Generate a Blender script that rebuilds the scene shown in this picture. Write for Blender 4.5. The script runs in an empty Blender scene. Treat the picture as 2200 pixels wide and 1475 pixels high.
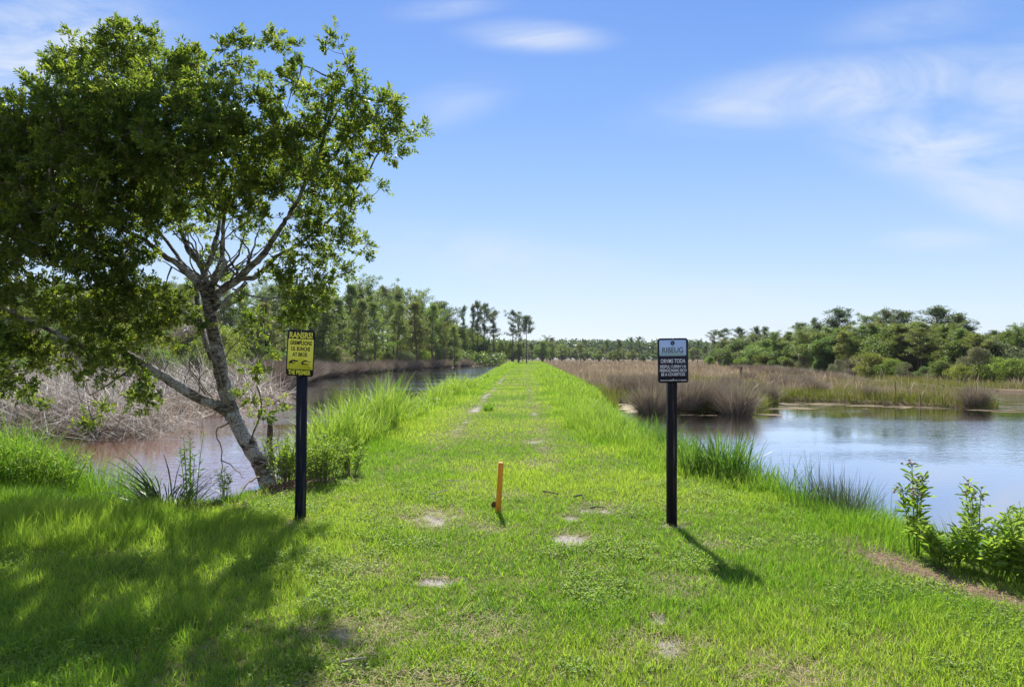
import bpy, math
import numpy as np
from mathutils import Vector

SC = bpy.context.scene
COL = SC.collection
rng = np.random.default_rng(11)
F, CX, HY, EYE = 1467.0, 1100.0, 766.0, 1.73       # focal length and horizon as measured on the 2200 px photograph
WATER = -0.55
R = math.radians


def gp(px, py, z=0.0):
    Y = (EYE - z) * F / (py - HY)
    return ((px - CX) / F * Y, Y)


def pt(px, py, Y):
    return np.array([(px - CX) / F * Y, Y, EYE - (py - HY) / F * Y])


# ------------------------------------------------------------------ mesh helpers
class MB:
    def __init__(s):
        s.V = []; s.Fc = []; s.A = []; s.n = 0

    def add(s, V, faces, rnd=0.5):
        V = np.asarray(V, float).reshape(-1, 3)
        s.V.append(V)
        for f in faces:
            f = np.asarray(f, int)
            if len(f):
                s.Fc.append(f + s.n)
        r = np.asarray(rnd, float)
        s.A.append(np.full(len(V), float(r)) if r.ndim == 0 else r)
        s.n += len(V)
        return s

    def mesh(s, name, mat, smooth=False):
        V = np.concatenate(s.V); A = np.concatenate(s.A)
        me = bpy.data.meshes.new(name)
        me.vertices.add(len(V))
        me.vertices.foreach_set('co', V.astype(np.float32).ravel())
        tot = sum(f.size for f in s.Fc); npoly = sum(len(f) for f in s.Fc)
        me.loops.add(tot); me.polygons.add(npoly)
        me.loops.foreach_set('vertex_index', np.concatenate([f.ravel() for f in s.Fc]).astype(np.int32))
        sizes = np.concatenate([np.full(len(f), f.shape[1]) for f in s.Fc])
        starts = np.concatenate([[0], np.cumsum(sizes)[:-1]])
        me.polygons.foreach_set('loop_start', starts.astype(np.int32))
        if smooth:
            me.polygons.foreach_set('use_smooth', np.ones(npoly, bool))
        me.update(calc_edges=True)
        a = me.attributes.new('rnd', 'FLOAT', 'POINT')
        a.data.foreach_set('value', A.astype(np.float32))
        for m in (mat if isinstance(mat, (list, tuple)) else [mat]):
            me.materials.append(m)
        return me

    def build(s, name, mat, parent=None, smooth=False):
        return link(name, s.mesh(name, mat, smooth), parent)


def link(name, data, parent=None):
    o = bpy.data.objects.new(name, data)
    COL.objects.link(o)
    if parent is not None:
        o.parent = parent
    return o


def tag(o, label=None, cat=None, group=None, kind=None):
    if label: o['label'] = label
    if cat: o['category'] = cat
    if group: o['group'] = group
    if kind: o['kind'] = kind
    return o


def thing(name, label, cat, loc=(0, 0, 0), rz=0.0, group=None):
    o = bpy.data.objects.new(name, None)
    COL.objects.link(o)
    o.location = loc; o.rotation_euler = (0, 0, rz)
    o.empty_display_size = 0.2
    return tag(o, label, cat, group)


def norm(v):
    return v / np.maximum(np.linalg.norm(v, axis=-1, keepdims=True), 1e-9)


def rdir(n):
    return norm(rng.normal(size=(n, 3)))


def ribbons(P, L, W, az, lean, bend, nseg=2, face=None, prof=0.7):
    """Curved tapering blades: verts, faces."""
    P = np.asarray(P, float); N = len(P)
    L = np.broadcast_to(L, N); W = np.broadcast_to(W, N)
    az = np.broadcast_to(az, N); lean = np.broadcast_to(lean, N); bend = np.broadcast_to(bend, N)
    if face is None:
        face = az + rng.normal(0, 0.7, N)
    tm = (np.arange(nseg) + 0.5) / nseg
    ang = lean[:, None] + bend[:, None] * tm[None] ** 1.4
    hz = np.sin(ang) * (L / nseg)[:, None]; vz = np.cos(ang) * (L / nseg)[:, None]
    ch = np.concatenate([np.zeros((N, 1)), np.cumsum(hz, 1)], 1)
    cv = np.concatenate([np.zeros((N, 1)), np.cumsum(vz, 1)], 1)
    ctr = P[:, None, :] + np.stack([ch * np.cos(az)[:, None], ch * np.sin(az)[:, None], cv], -1)
    side = np.stack([-np.sin(face), np.cos(face), np.zeros(N)], -1)
    t = np.arange(nseg) / nseg
    w = 0.5 * W[:, None] * ((1 - t) ** prof)[None]
    if nseg >= 4:
        w[:, 0] *= 0.6
    a = ctr[:, :-1] + side[:, None] * w[..., None]
    b = ctr[:, :-1] - side[:, None] * w[..., None]
    ring = np.stack([a, b], 2).reshape(N, 2 * nseg, 3)
    V = np.concatenate([ring, ctr[:, -1:]], 1)
    k = 2 * nseg + 1
    base = (np.arange(N) * k)[:, None]
    q = [np.concatenate([base + 2 * i, base + 2 * i + 1, base + 2 * i + 3, base + 2 * i + 2], 1) for i in range(nseg - 1)]
    quads = np.concatenate(q) if q else np.zeros((0, 4), int)
    tri = np.concatenate([base + k - 3, base + k - 2, base + k - 1], 1)
    return V.reshape(-1, 3), [quads, tri], k


def add_ribbons(mb, P, L, W, az, lean, bend, nseg=2, rnd=None, **kw):
    V, f, k = ribbons(P, L, W, az, lean, bend, nseg, **kw)
    if rnd is None:
        rnd = rng.random(len(P))
    mb.add(V, f, np.repeat(rnd, k))


def add_leaves(mb, P, D, L, W, rnd=None, up=0.6, fold=0.25):
    """Obovate leaves, two quads folded along the midrib."""
    P = np.asarray(P, float); D = norm(D); N = len(P)
    L = np.broadcast_to(L, N)[:, None]; W = np.broadcast_to(W, N)[:, None]
    nn = rdir(N); nn[:, 2] += up
    S = norm(np.cross(D, nn)); U = norm(np.cross(S, D))
    lift = W * fold
    pts = [P,
           P + D * L * .4 + S * W * .42 + U * lift, P + D * L * .75 + S * W * .46 + U * lift,
           P + D * L - U * W * .2,
           P + D * L * .75 - S * W * .46 + U * lift, P + D * L * .4 - S * W * .42 + U * lift]
    V = np.stack(pts, 1).reshape(-1, 3)
    b = (np.arange(N) * 6)[:, None]
    f = np.concatenate([np.concatenate([b, b + 1, b + 2, b + 3], 1), np.concatenate([b, b + 3, b + 4, b + 5], 1)])
    if rnd is None:
        rnd = rng.random(N)
    mb.add(V, [f], np.repeat(rnd, 6))


def add_tube(mb, pts, rad, sides=6, rnd=0.5, cap=True, wob=0.0):
    pts = np.asarray(pts, float); n = len(pts)
    rad = np.broadcast_to(rad, n)
    T = norm(np.gradient(pts, axis=0))
    ref = np.array([0.0, 0, 1]) if abs(T[0][2]) < .9 else np.array([1.0, 0, 0])
    u = norm(np.cross(T[0], ref)); rings = []
    a = np.arange(sides) / sides * 2 * math.pi
    for i in range(n):
        u = norm(u - T[i] * np.dot(u, T[i])); v = np.cross(T[i], u)
        rr = rad[i] * (1 + (rng.normal(0, wob, sides) if wob else 0))
        rings.append(pts[i] + (np.cos(a) * rr)[:, None] * u + (np.sin(a) * rr)[:, None] * v)
    V = np.concatenate(rings)
    i = np.arange(n - 1)[:, None] * sides; j = np.arange(sides)[None]; j2 = (j + 1) % sides
    q = np.stack([i + j, i + j2, i + sides + j2, i + sides + j], -1).reshape(-1, 4)
    fs = [q]
    if cap:
        fs.append(np.arange(sides)[None, ::-1]); fs.append((np.arange(sides) + (n - 1) * sides)[None])
    mb.add(V, fs, rnd)


def add_box(mb, c, s, rz=0.0, bev=0.0):
    """Chamfered box: vertical edges and top edges cut by bev."""
    hx, hy, hz = [k / 2 for k in s]
    b = max(bev, 1e-5)
    def ring(ix, z):
        x, y = hx - ix, hy - ix
        p = [(x - b, -y), (x, -y + b), (x, y - b), (x - b, y), (-x + b, y), (-x, y - b), (-x, -y + b), (-x + b, -y)]
        return [(q[0], q[1], z) for q in p]
    V = np.array(ring(b, -hz) + ring(0, -hz + b) + ring(0, hz - b) + ring(b, hz))
    cr, sr = math.cos(rz), math.sin(rz)
    V = np.stack([V[:, 0] * cr - V[:, 1] * sr, V[:, 0] * sr + V[:, 1] * cr, V[:, 2]], 1) + np.array(c)
    q = [[r * 8 + k, r * 8 + (k + 1) % 8, r * 8 + 8 + (k + 1) % 8, r * 8 + 8 + k] for r in range(3) for k in range(8)]
    mb.add(V, [np.array(q), np.arange(8)[None, ::-1], (np.arange(8) + 24)[None]])


def smooth(pts, n):
    """Catmull-Rom through the given points, n points per span."""
    p = np.asarray(pts, float)
    p = np.concatenate([[2 * p[0] - p[1]], p, [2 * p[-1] - p[-2]]])
    out = []
    for i in range(1, len(p) - 2):
        for t in np.arange(n) / n:
            out.append(0.5 * (2 * p[i] + (p[i + 1] - p[i - 1]) * t + (2 * p[i - 1] - 5 * p[i] + 4 * p[i + 1] - p[i + 2]) * t * t
                              + (3 * p[i] - p[i - 1] - 3 * p[i + 1] + p[i + 2]) * t ** 3))
    out.append(p[-2])
    return np.array(out)


# value noise for scattering and terrain
def vnoise(x, y, seed=0):
    xi = np.floor(x).astype(np.int64); yi = np.floor(y).astype(np.int64)
    fx = x - xi; fy = y - yi
    fx = fx * fx * (3 - 2 * fx); fy = fy * fy * (3 - 2 * fy)
    def h(a, b):
        n = (a * 374761393 + b * 668265263 + seed * 1442695041) & 0xffffffff
        n = ((n ^ (n >> 13)) * 1274126177) & 0xffffffff
        return ((n ^ (n >> 16)) & 0xffff) / 65535.0
    return (h(xi, yi) * (1 - fx) + h(xi + 1, yi) * fx) * (1 - fy) + (h(xi, yi + 1) * (1 - fx) + h(xi + 1, yi + 1) * fx) * fy


def fbm(x, y, seed=0, o=3):
    return sum(vnoise(x * 2 ** k, y * 2 ** k, seed + k) * .5 ** k for k in range(o)) / sum(.5 ** k for k in range(o))


def sstep(a, b, x):
    t = np.clip((x - a) / (b - a), 0, 1)
    return t * t * (3 - 2 * t)


# ------------------------------------------------------------------ materials
def new_mat(name):
    m = bpy.data.materials.new(name); m.use_nodes = True
    nt = m.node_tree; nt.nodes.clear()
    return m, nt, nt.nodes, nt.links


def N_(nodes, t, **kw):
    n = nodes.new(t)
    for k, v in kw.items():
        setattr(n, k, v)
    return n


def mixc(nodes, links, fac, a, b, mode='MIX'):
    n = N_(nodes, 'ShaderNodeMix', data_type='RGBA', blend_type=mode)
    for sock, val in ((n.inputs[0], fac), (n.inputs[6], a), (n.inputs[7], b)):
        if hasattr(val, 'links'):
            links.new(val, sock)
        elif isinstance(val, (int, float)):
            sock.default_value = val
        else:
            sock.default_value = (*val, 1)
    return n.outputs[2]


def math_(nodes, links, op, a, b=None, c=None, clamp=False):
    n = N_(nodes, 'ShaderNodeMath', operation=op, use_clamp=clamp)
    for i, v in enumerate((a, b, c)):
        if v is None: continue
        if hasattr(v, 'links'): links.new(v, n.inputs[i])
        else: n.inputs[i].default_value = v
    return n.outputs[0]


def noise_(nodes, links, scale, detail=3, vec=None, rough=.55, dist=0.0):
    n = N_(nodes, 'ShaderNodeTexNoise')
    n.inputs['Scale'].default_value = scale; n.inputs['Detail'].default_value = detail
    n.inputs['Roughness'].default_value = rough; n.inputs['Distortion'].default_value = dist
    if vec is not None: links.new(vec, n.inputs['Vector'])
    return n.outputs[0]


def ramp_(nodes, links, fac, stops):
    n = N_(nodes, 'ShaderNodeValToRGB')
    e = n.color_ramp.elements
    while len(e) < len(stops): e.new(.5)
    for el, (p, c) in zip(e, stops):
        el.position = p; el.color = (*c, 1) if len(c) == 3 else c
    links.new(fac, n.inputs[0])
    return n.outputs[0]


def foliage(name, c0, c1, t0, t1, tw=.5, rough=.45, spec=.3, objvar=0.0, c2=None):
    m, nt, nd, lk = new_mat(name)
    at = N_(nd, 'ShaderNodeAttribute', attribute_name='rnd').outputs['Fac']
    base = mixc(nd, lk, at, c0, c1); tr = mixc(nd, lk, at, t0, t1)
    if objvar:
        oi = N_(nd, 'ShaderNodeObjectInfo')
        v = math_(nd, lk, 'MULTIPLY_ADD', oi.outputs['Random'], objvar * 2, 1 - objvar)
        hs = []
        for c in (base, tr):
            h = N_(nd, 'ShaderNodeHueSaturation'); lk.new(c, h.inputs['Color']); lk.new(v, h.inputs['Value'])
            hv = math_(nd, lk, 'MULTIPLY_ADD', math_(nd, lk, 'FRACT', math_(nd, lk, 'MULTIPLY', oi.outputs['Random'], 7.31)), .05, .475)
            lk.new(hv, h.inputs['Hue']); hs.append(h.outputs[0])
        base, tr = hs
    p = N_(nd, 'ShaderNodeBsdfPrincipled')
    lk.new(base, p.inputs['Base Color'])
    p.inputs['Roughness'].default_value = rough; p.inputs['Specular IOR Level'].default_value = spec
    t = N_(nd, 'ShaderNodeBsdfTranslucent'); lk.new(tr, t.inputs[0])
    mx = N_(nd, 'ShaderNodeMixShader'); mx.inputs[0].default_value = tw
    lk.new(p.outputs[0], mx.inputs[1]); lk.new(t.outputs[0], mx.inputs[2])
    o = N_(nd, 'ShaderNodeOutputMaterial'); lk.new(mx.outputs[0], o.inputs[0])
    return m


def plain(name, cols, scale=6, rough=.7, spec=.3, stretch=(1, 1, 1), bump=0.0, detail=4, metal=0, lo=.3, hi=.7):
    """Mottled opaque surface: a ramp of colours over object-space noise."""
    m, nt, nd, lk = new_mat(name)
    tc = N_(nd, 'ShaderNodeTexCoord'); mp = N_(nd, 'ShaderNodeMapping')
    mp.inputs['Scale'].default_value = stretch
    lk.new(tc.outputs['Object'], mp.inputs[0])
    n = noise_(nd, lk, scale, detail, mp.outputs[0], .6)
    st = [(lo + (hi - lo) * i / max(1, len(cols) - 1), c) for i, c in enumerate(cols)]
    c = ramp_(nd, lk, n, st)
    p = N_(nd, 'ShaderNodeBsdfPrincipled'); lk.new(c, p.inputs['Base Color'])
    p.inputs['Roughness'].default_value = rough; p.inputs['Specular IOR Level'].default_value = spec
    p.inputs['Metallic'].default_value = metal
    if bump:
        b = N_(nd, 'ShaderNodeBump'); b.inputs['Strength'].default_value = bump; b.inputs['Distance'].default_value = .02
        lk.new(n, b.inputs['Height']); lk.new(b.outputs[0], p.inputs['Normal'])
    o = N_(nd, 'ShaderNodeOutputMaterial'); lk.new(p.outputs[0], o.inputs[0])
    return m


M = {}
M['grass'] = foliage('grass_blades', (.07, .165, .016), (.26, .35, .04), (.18, .41, .018), (.50, .68, .055), .48, .5, .25)
M['straw'] = foliage('dry_straw', (.34, .26, .13), (.48, .40, .24), (.3, .22, .1), (.4, .3, .15), .25, .6, .2)
M['tall'] = foliage('tall_grass', (.09, .18, .02), (.24, .32, .045), (.18, .37, .02), (.42, .57, .06), .5, .45, .3)
M['bank'] = foliage('bank_grass', (.06, .14, .015), (.13, .22, .025), (.12, .3, .015), (.25, .42, .03), .5, .45, .3)
M['marsh'] = foliage('marsh_grass', (.19, .13, .07), (.54, .45, .31), (.16, .11, .055), (.44, .35, .22), .32, .6, .2)
M['sedge'] = foliage('green_sedge', (.09, .11, .02), (.17, .18, .035), (.12, .16, .02), (.24, .25, .04), .4, .55, .2)
M['dead'] = foliage('dead_reeds', (.13, .105, .07), (.36, .31, .23), (.11, .085, .055), (.26, .21, .15), .3, .6, .2)
M['pale'] = foliage('pale_reeds', (.08, .068, .05), (.60, .55, .475), (.075, .06, .045), (.32, .275, .22), .25, .6, .2)
M['clump'] = foliage('grey_clump', (.12, .095, .06), (.37, .31, .23), (.1, .08, .05), (.26, .21, .15), .3, .6, .2)
M['dark'] = foliage('dark_clump', (.085, .068, .05), (.29, .245, .185), (.08, .06, .045), (.2, .16, .12), .3, .6, .2)
M['myrtle'] = foliage('myrtle_leaves', (.03, .062, .014), (.09, .125, .022), (.12, .23, .016), (.40, .48, .04), .50, .45, .35)
M['pine'] = foliage('pine_needles', (.075, .11, .03), (.15, .18, .05), (.16, .25, .035), (.32, .38, .06), .42, .5, .3, .2)
M['pine_blue'] = foliage('pine_needles_dark', (.05, .08, .035), (.095, .13, .055), (.10, .16, .04), (.18, .24, .06), .36, .5, .3, .15)
M['broad'] = foliage('broad_leaves', (.065, .10, .03), (.13, .165, .05), (.14, .23, .035), (.28, .36, .06), .42, .45, .3, .2)
M['yellowgreen'] = foliage('yellow_green_leaves', (.085, .125, .025), (.155, .195, .04), (.18, .29, .03), (.35, .43, .05), .44, .45, .35, .15)
M['greygreen'] = foliage('grey_green_leaves', (.11, .13, .07), (.19, .21, .12), (.17, .21, .07), (.3, .33, .13), .38, .5, .3, .15)
M['weed'] = foliage('weed_leaves', (.10, .19, .03), (.2, .28, .05), (.2, .38, .03), (.42, .56, .06), .48, .5, .25)
M['rush'] = foliage('rush_stems', (.05, .10, .03), (.10, .15, .05), (.06, .12, .03), (.12, .17, .05), .25, .5, .3)
M['rushtip'] = foliage('rush_tips', (.075, .085, .07), (.14, .125, .12), (.07, .075, .06), (.12, .11, .1), .25, .5, .3)
M['cattail'] = foliage('broad_blades', (.05, .13, .02), (.11, .19, .03), (.10, .26, .02), (.2, .36, .03), .42, .4, .4)
M['broadblade'] = foliage('reed_blades', (.035, .085, .02), (.09, .15, .035), (.08, .20, .025), (.18, .32, .04), .42, .4, .4)
M['darkleaf'] = foliage('dark_drooping_blades', (.02, .04, .02), (.05, .075, .03), (.03, .07, .02), (.07, .11, .03), .3, .4, .4)
M['litter'] = foliage('leaf_litter', (.10, .055, .035), (.30, .20, .15), (.1, .05, .03), (.2, .12, .08), .15, .7, .2)
M['bloom'] = plain('faded_flower_heads', [(.25, .18, .16), (.5, .42, .4)], 40, .8)
M['twig'] = plain('twig_bark', [(.10, .075, .055), (.3, .25, .2)], 14, .85, .2)
M['pinebark'] = plain('pine_bark', [(.05, .04, .035), (.14, .11, .095)], 3, .9, .15, (1, 1, .3))
M['greywood'] = plain('weathered_wood', [(.05, .035, .028), (.16, .12, .1)], 8, .85, .2, (1, 1, .15), .3)
M['stick'] = plain('fallen_stick', [(.2, .16, .13), (.42, .37, .32)], 20, .85, .2)
M['stickdark'] = plain('dark_stick', [(.05, .04, .035), (.14, .11, .09)], 20, .85, .2)
M['cone'] = plain('pine_cone_scales', [(.12, .06, .035), (.28, .16, .1)], 60, .8)
M['post'] = plain('blue_black_post_paint', [(.004, .006, .013), (.006, .009, .018), (.009, .013, .026), (.10, .10, .10)], 9, .7, .15, (3.2, 3.2, .16), .25, 6, 0, .3, .72)
M['postblack'] = plain('black_post_paint', [(.004, .004, .007), (.006, .006, .010), (.010, .010, .014), (.12, .10, .085)], 9, .7, .15, (3.2, 3.2, .13), .25, 6, 0, .3, .72)
M['stake'] = plain('orange_stake_paint', [(.22, .10, .03), (.47, .19, .012), (.58, .26, .016), (.50, .21, .012), (.60, .40, .16)], 8, .65, .3, (3, 3, .25), .2, 6, 0, .26, .74)
M['stake_top'] = plain('cut_stake_end', [(.62, .36, .08), (.72, .45, .14)], 30, .7)
M['signblack'] = plain('black_sign_enamel', [(.010, .010, .014), (.017, .017, .022)], 12, .6, .2)
M['signnavy'] = plain('navy_sign_enamel', [(.010, .010, .022), (.016, .016, .032)], 12, .6, .2)
M['signyellow'] = plain('yellow_sign_paint', [(.60, .58, .035), (.68, .66, .06)], 9, .45, .4)
M['signblue'] = plain('pale_blue_sign_paint', [(.32, .45, .66), (.36, .49, .69)], 9, .45, .4)
M['signwhite'] = plain('pale_lettering', [(.55, .57, .68), (.62, .64, .74)], 20, .5)
M['bolt'] = plain('galvanised_bolt', [(.3, .3, .3), (.45, .45, .45)], 40, .45, .5, metal=.8)


def bark_mat():
    m, nt, nd, lk = new_mat('lichen_bark')
    tc = N_(nd, 'ShaderNodeTexCoord')
    mp = N_(nd, 'ShaderNodeMapping'); mp.inputs['Scale'].default_value = (1, 1, 3.2)
    lk.new(tc.outputs['Object'], mp.inputs[0])
    n1 = noise_(nd, lk, 11, 6, mp.outputs[0], .7, .8)
    n2 = noise_(nd, lk, 4, 5, tc.outputs['Object'], .6)
    n3 = noise_(nd, lk, 38, 3, mp.outputs[0], .6)
    c1 = ramp_(nd, lk, n1, [(.38, (.018, .015, .012)), (.5, (.10, .085, .068)), (.6, (.26, .235, .2))])
    lich = ramp_(nd, lk, n2, [(.48, (0, 0, 0)), (.56, (.85, .85, .85))])
    c2 = mixc(nd, lk, lich, c1, ramp_(nd, lk, n3, [(.40, (.05, .05, .045)), (.56, (.46, .46, .44))]))
    p = N_(nd, 'ShaderNodeBsdfPrincipled'); lk.new(c2, p.inputs['Base Color']); p.inputs['Roughness'].default_value = .85
    p.inputs['Specular IOR Level'].default_value = .2
    b = N_(nd, 'ShaderNodeBump'); b.inputs['Strength'].default_value = .7; b.inputs['Distance'].default_value = .015
    lk.new(n1, b.inputs['Height']); lk.new(b.outputs[0], p.inputs['Normal'])
    o = N_(nd, 'ShaderNodeOutputMaterial'); lk.new(p.outputs[0], o.inputs[0])
    return m


M['bark'] = bark_mat()


def ground_mat():
    m, nt, nd, lk = new_mat('ground_soil')
    geo = N_(nd, 'ShaderNodeNewGeometry'); pos = geo.outputs['Position']
    A = lambda n: N_(nd, 'ShaderNodeAttribute', attribute_name=n).outputs['Fac']
    n1 = noise_(nd, lk, .9, 5, pos); n2 = noise_(nd, lk, 14, 5, pos); n3 = noise_(nd, lk, 60, 3, pos)
    lawn = mixc(nd, lk, ramp_(nd, lk, n2, [(.35, (0, 0, 0)), (.65, (1, 1, 1))]), (.045, .055, .014), (.11, .12, .03))
    lawn = mixc(nd, lk, ramp_(nd, lk, n1, [(.45, (0, 0, 0)), (.7, (.6, .6, .6))]), lawn, (.20, .17, .07))
    marsh = ramp_(nd, lk, n1, [(.3, (.10, .07, .04)), (.5, (.19, .145, .09)), (.7, (.25, .20, .13))])
    c = mixc(nd, lk, A('marsh'), lawn, marsh)
    sand = ramp_(nd, lk, n3, [(.3, (.15, .125, .10)), (.6, (.36, .335, .31))])
    c = mixc(nd, lk, A('bare'), c, sand)
    lit = ramp_(nd, lk, n3, [(.35, (.10, .06, .04)), (.65, (.25, .17, .13))])
    c = mixc(nd, lk, A('litter'), c, lit)
    c = mixc(nd, lk, A('mud'), c, ramp_(nd, lk, n2, [(.3, (.05, .03, .018)), (.7, (.12, .08, .05))]))
    p = N_(nd, 'ShaderNodeBsdfPrincipled'); lk.new(c, p.inputs['Base Color']); p.inputs['Roughness'].default_value = .95
    p.inputs['Specular IOR Level'].default_value = .1
    b = N_(nd, 'ShaderNodeBump'); b.inputs['Strength'].default_value = .6; b.inputs['Distance'].default_value = .03
    lk.new(n2, b.inputs['Height']); lk.new(b.outputs[0], p.inputs['Normal'])
    o = N_(nd, 'ShaderNodeOutputMaterial'); lk.new(p.outputs[0], o.inputs[0])
    return m


def water_mat():
    m, nt, nd, lk = new_mat('tannin_water')
    geo = N_(nd, 'ShaderNodeNewGeometry'); pos = geo.outputs['Position']
    mp = N_(nd, 'ShaderNodeMapping'); mp.inputs['Scale'].default_value = (.7, 1.3, 1); mp.inputs['Rotation'].default_value = (0, 0, .25)
    lk.new(pos, mp.inputs[0])
    n1 = noise_(nd, lk, 5.5, 3, mp.outputs[0], .55, .3)
    n2 = noise_(nd, lk, 1.6, 2, mp.outputs[0])
    mp2 = N_(nd, 'ShaderNodeMapping'); mp2.inputs['Scale'].default_value = (.05, .14, 1); lk.new(pos, mp2.inputs[0])
    wind = ramp_(nd, lk, noise_(nd, lk, 1.0, 3, mp2.outputs[0]), [(.42, (.12, .12, .12)), (.62, (1, 1, 1))])
    sx = N_(nd, 'ShaderNodeSeparateXYZ'); lk.new(pos, sx.inputs[0])
    # open reach of the canal, ruffled by the breeze beyond the lee of the near bank
    far = N_(nd, 'ShaderNodeMapRange'); lk.new(math_(nd, lk, 'MULTIPLY_ADD', sx.outputs[0], -.0, sx.outputs[1]), far.inputs[0]); far.inputs[1].default_value = 28; far.inputs[2].default_value = 60
    lee = N_(nd, 'ShaderNodeMapRange'); lk.new(sx.outputs[0], lee.inputs[0]); lee.inputs[1].default_value = 0; lee.inputs[2].default_value = -3
    ruf = math_(nd, lk, 'MULTIPLY', far.outputs[0], lee.outputs[0])
    hgt = math_(nd, lk, 'MULTIPLY', math_(nd, lk, 'MULTIPLY_ADD', n2, .6, n1), math_(nd, lk, 'MULTIPLY_ADD', ruf, 2.2, 1.0))
    b = N_(nd, 'ShaderNodeBump'); b.inputs['Distance'].default_value = .014
    lk.new(hgt, b.inputs['Height']); lk.new(math_(nd, lk, 'MULTIPLY', wind, .9), b.inputs['Strength'])
    n4 = noise_(nd, lk, .35, 3, pos)
    col = ramp_(nd, lk, n4, [(.3, (.22, .050, .004)), (.7, (.27, .075, .008))])
    side = N_(nd, 'ShaderNodeMapRange'); lk.new(sx.outputs[0], side.inputs[0]); side.inputs[1].default_value = -2; side.inputs[2].default_value = 2
    col = mixc(nd, lk, side.outputs[0], col, ramp_(nd, lk, n4, [(.3, (.030, .012, .006)), (.7, (.07, .026, .012))]))
    col = mixc(nd, lk, ruf, col, (.055, .028, .018))     # deeper water in the open reach
    df = N_(nd, 'ShaderNodeBsdfDiffuse'); lk.new(col, df.inputs[0])
    gl = N_(nd, 'ShaderNodeBsdfGlossy'); gl.inputs['Roughness'].default_value = .03; gl.inputs[0].default_value = (.96, .97, 1, 1)
    lk.new(b.outputs[0], gl.inputs['Normal'])
    fr = N_(nd, 'ShaderNodeFresnel'); fr.inputs[0].default_value = 1.5; lk.new(b.outputs[0], fr.inputs['Normal'])
    mx = N_(nd, 'ShaderNodeMixShader'); lk.new(math_(nd, lk, 'MULTIPLY_ADD', fr.outputs[0], 1.1, math_(nd, lk, 'MULTIPLY_ADD', side.outputs[0], .09, .28), clamp=True), mx.inputs[0])
    lk.new(df.outputs[0], mx.inputs[1]); lk.new(gl.outputs[0], mx.inputs[2])
    o = N_(nd, 'ShaderNodeOutputMaterial'); lk.new(mx.outputs[0], o.inputs[0])
    return m


# ------------------------------------------------------------------ plan of the place
WL = np.array([(-3.75, 12.4), (-4.0, 11.4), (-4.25, 10.6), (-4.05, 9.6), (-4.3, 9.0), (-4.8, 9.0), (-5.25, 9.8), (-6.0, 10.8), (-7.2, 11.2), (-9, 11.5), (-14, 12), (-32, 13.5), (-32, 18.2), (-20, 18.4), (-14, 18.7),
               (-10.3, 19), (-10.9, 21), (-12.3, 25.5), (-11.3, 28), (-12, 35), (-14, 41), (-17.5, 55), (-20.7, 75), (-18.5, 95), (-17.7, 108),
               (-14, 135), (-10.8, 159), (-4.5, 188), (-2, 188), (-2.2, 130), (-2.9, 80), (-3.4, 40), (-3.9, 22), (-4.1, 15)])
WR = np.array([(5.5, -4), (5, 3), (5, 6), (4.6, 8.5), (4.2, 10), (3.9, 12), (3.5, 17), (3.7, 24), (4.2, 29), (5.2, 34), (6.2, 31), (7, 28.3),
               (10, 28), (12.3, 32.5), (14, 35.2), (17.9, 32.5), (20.6, 29.2), (22, 30.5), (23.5, 35), (25.5, 42), (27, 50), (28, 60), (31, 75),
               (34, 86), (36, 84), (35.5, 72), (33.5, 62), (31.5, 53), (30.8, 46), (34, 42), (70, 38), (70, -4)])


def sdf(poly, x, y):
    d = np.full(x.shape, 1e18); inside = np.zeros(x.shape, bool)
    n = len(poly)
    for i in range(n):
        ax, ay = poly[i]; bx, by = poly[(i + 1) % n]
        ex, ey = bx - ax, by - ay
        t = np.clip(((x - ax) * ex + (y - ay) * ey) / (ex * ex + ey * ey), 0, 1)
        d = np.minimum(d, (x - ax - ex * t) ** 2 + (y - ay - ey * t) ** 2)
        if by != ay:
            c = ((ay > y) != (by > y)) & (x < (bx - ax) * (y - ay) / (by - ay) + ax)
            inside ^= c
    return np.where(inside, -1, 1) * np.sqrt(d)


def shore(x, y):
    w = .22 * (vnoise(x * 1.3, y * 1.3, 5) - .5) + .5 * (vnoise(x * .4, y * .4, 6) - .5) * sstep(14, 26, y)
    return np.minimum(sdf(WL, x, y), sdf(WR, x, y)) + w


def marshness(x, y):
    right = sstep(3.8, 4.8, x - .03 * np.maximum(y - 25, 0)) * sstep(14, 24, y)
    left = sstep(5.5, 7.5, -x + .01 * y) * sstep(14, 16.5, y)
    return np.maximum(right, left)


def height(x, y, d=None, mm=None):
    x = np.asarray(x, float); y = np.asarray(y, float)
    d = shore(x, y) if d is None else d
    mm = marshness(x, y) if mm is None else mm
    heap = sstep(0, 5, -x - 9.5) * sstep(18, 23, y) * sstep(58, 40, y)
    T = -.40 * mm + .04 * (fbm(x * .5, y * .5, 3) - .5) + heap * (.15 + .55 * fbm(x * .22, y * .22, 9)) + .35 * sstep(20, 60, -x - 14) * sstep(50, 80, y)
    bw = 1.25 - .75 * mm
    land = WATER + (T - WATER) * sstep(-.05, 1, d / bw)
    return np.where(d > 0, np.maximum(land, WATER + .0 + .05 * np.minimum(d, 1)), WATER + np.maximum(d, -1.6) * .45)


def H1(x, y):
    return float(height(np.array([x]), np.array([y]))[0])


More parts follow.
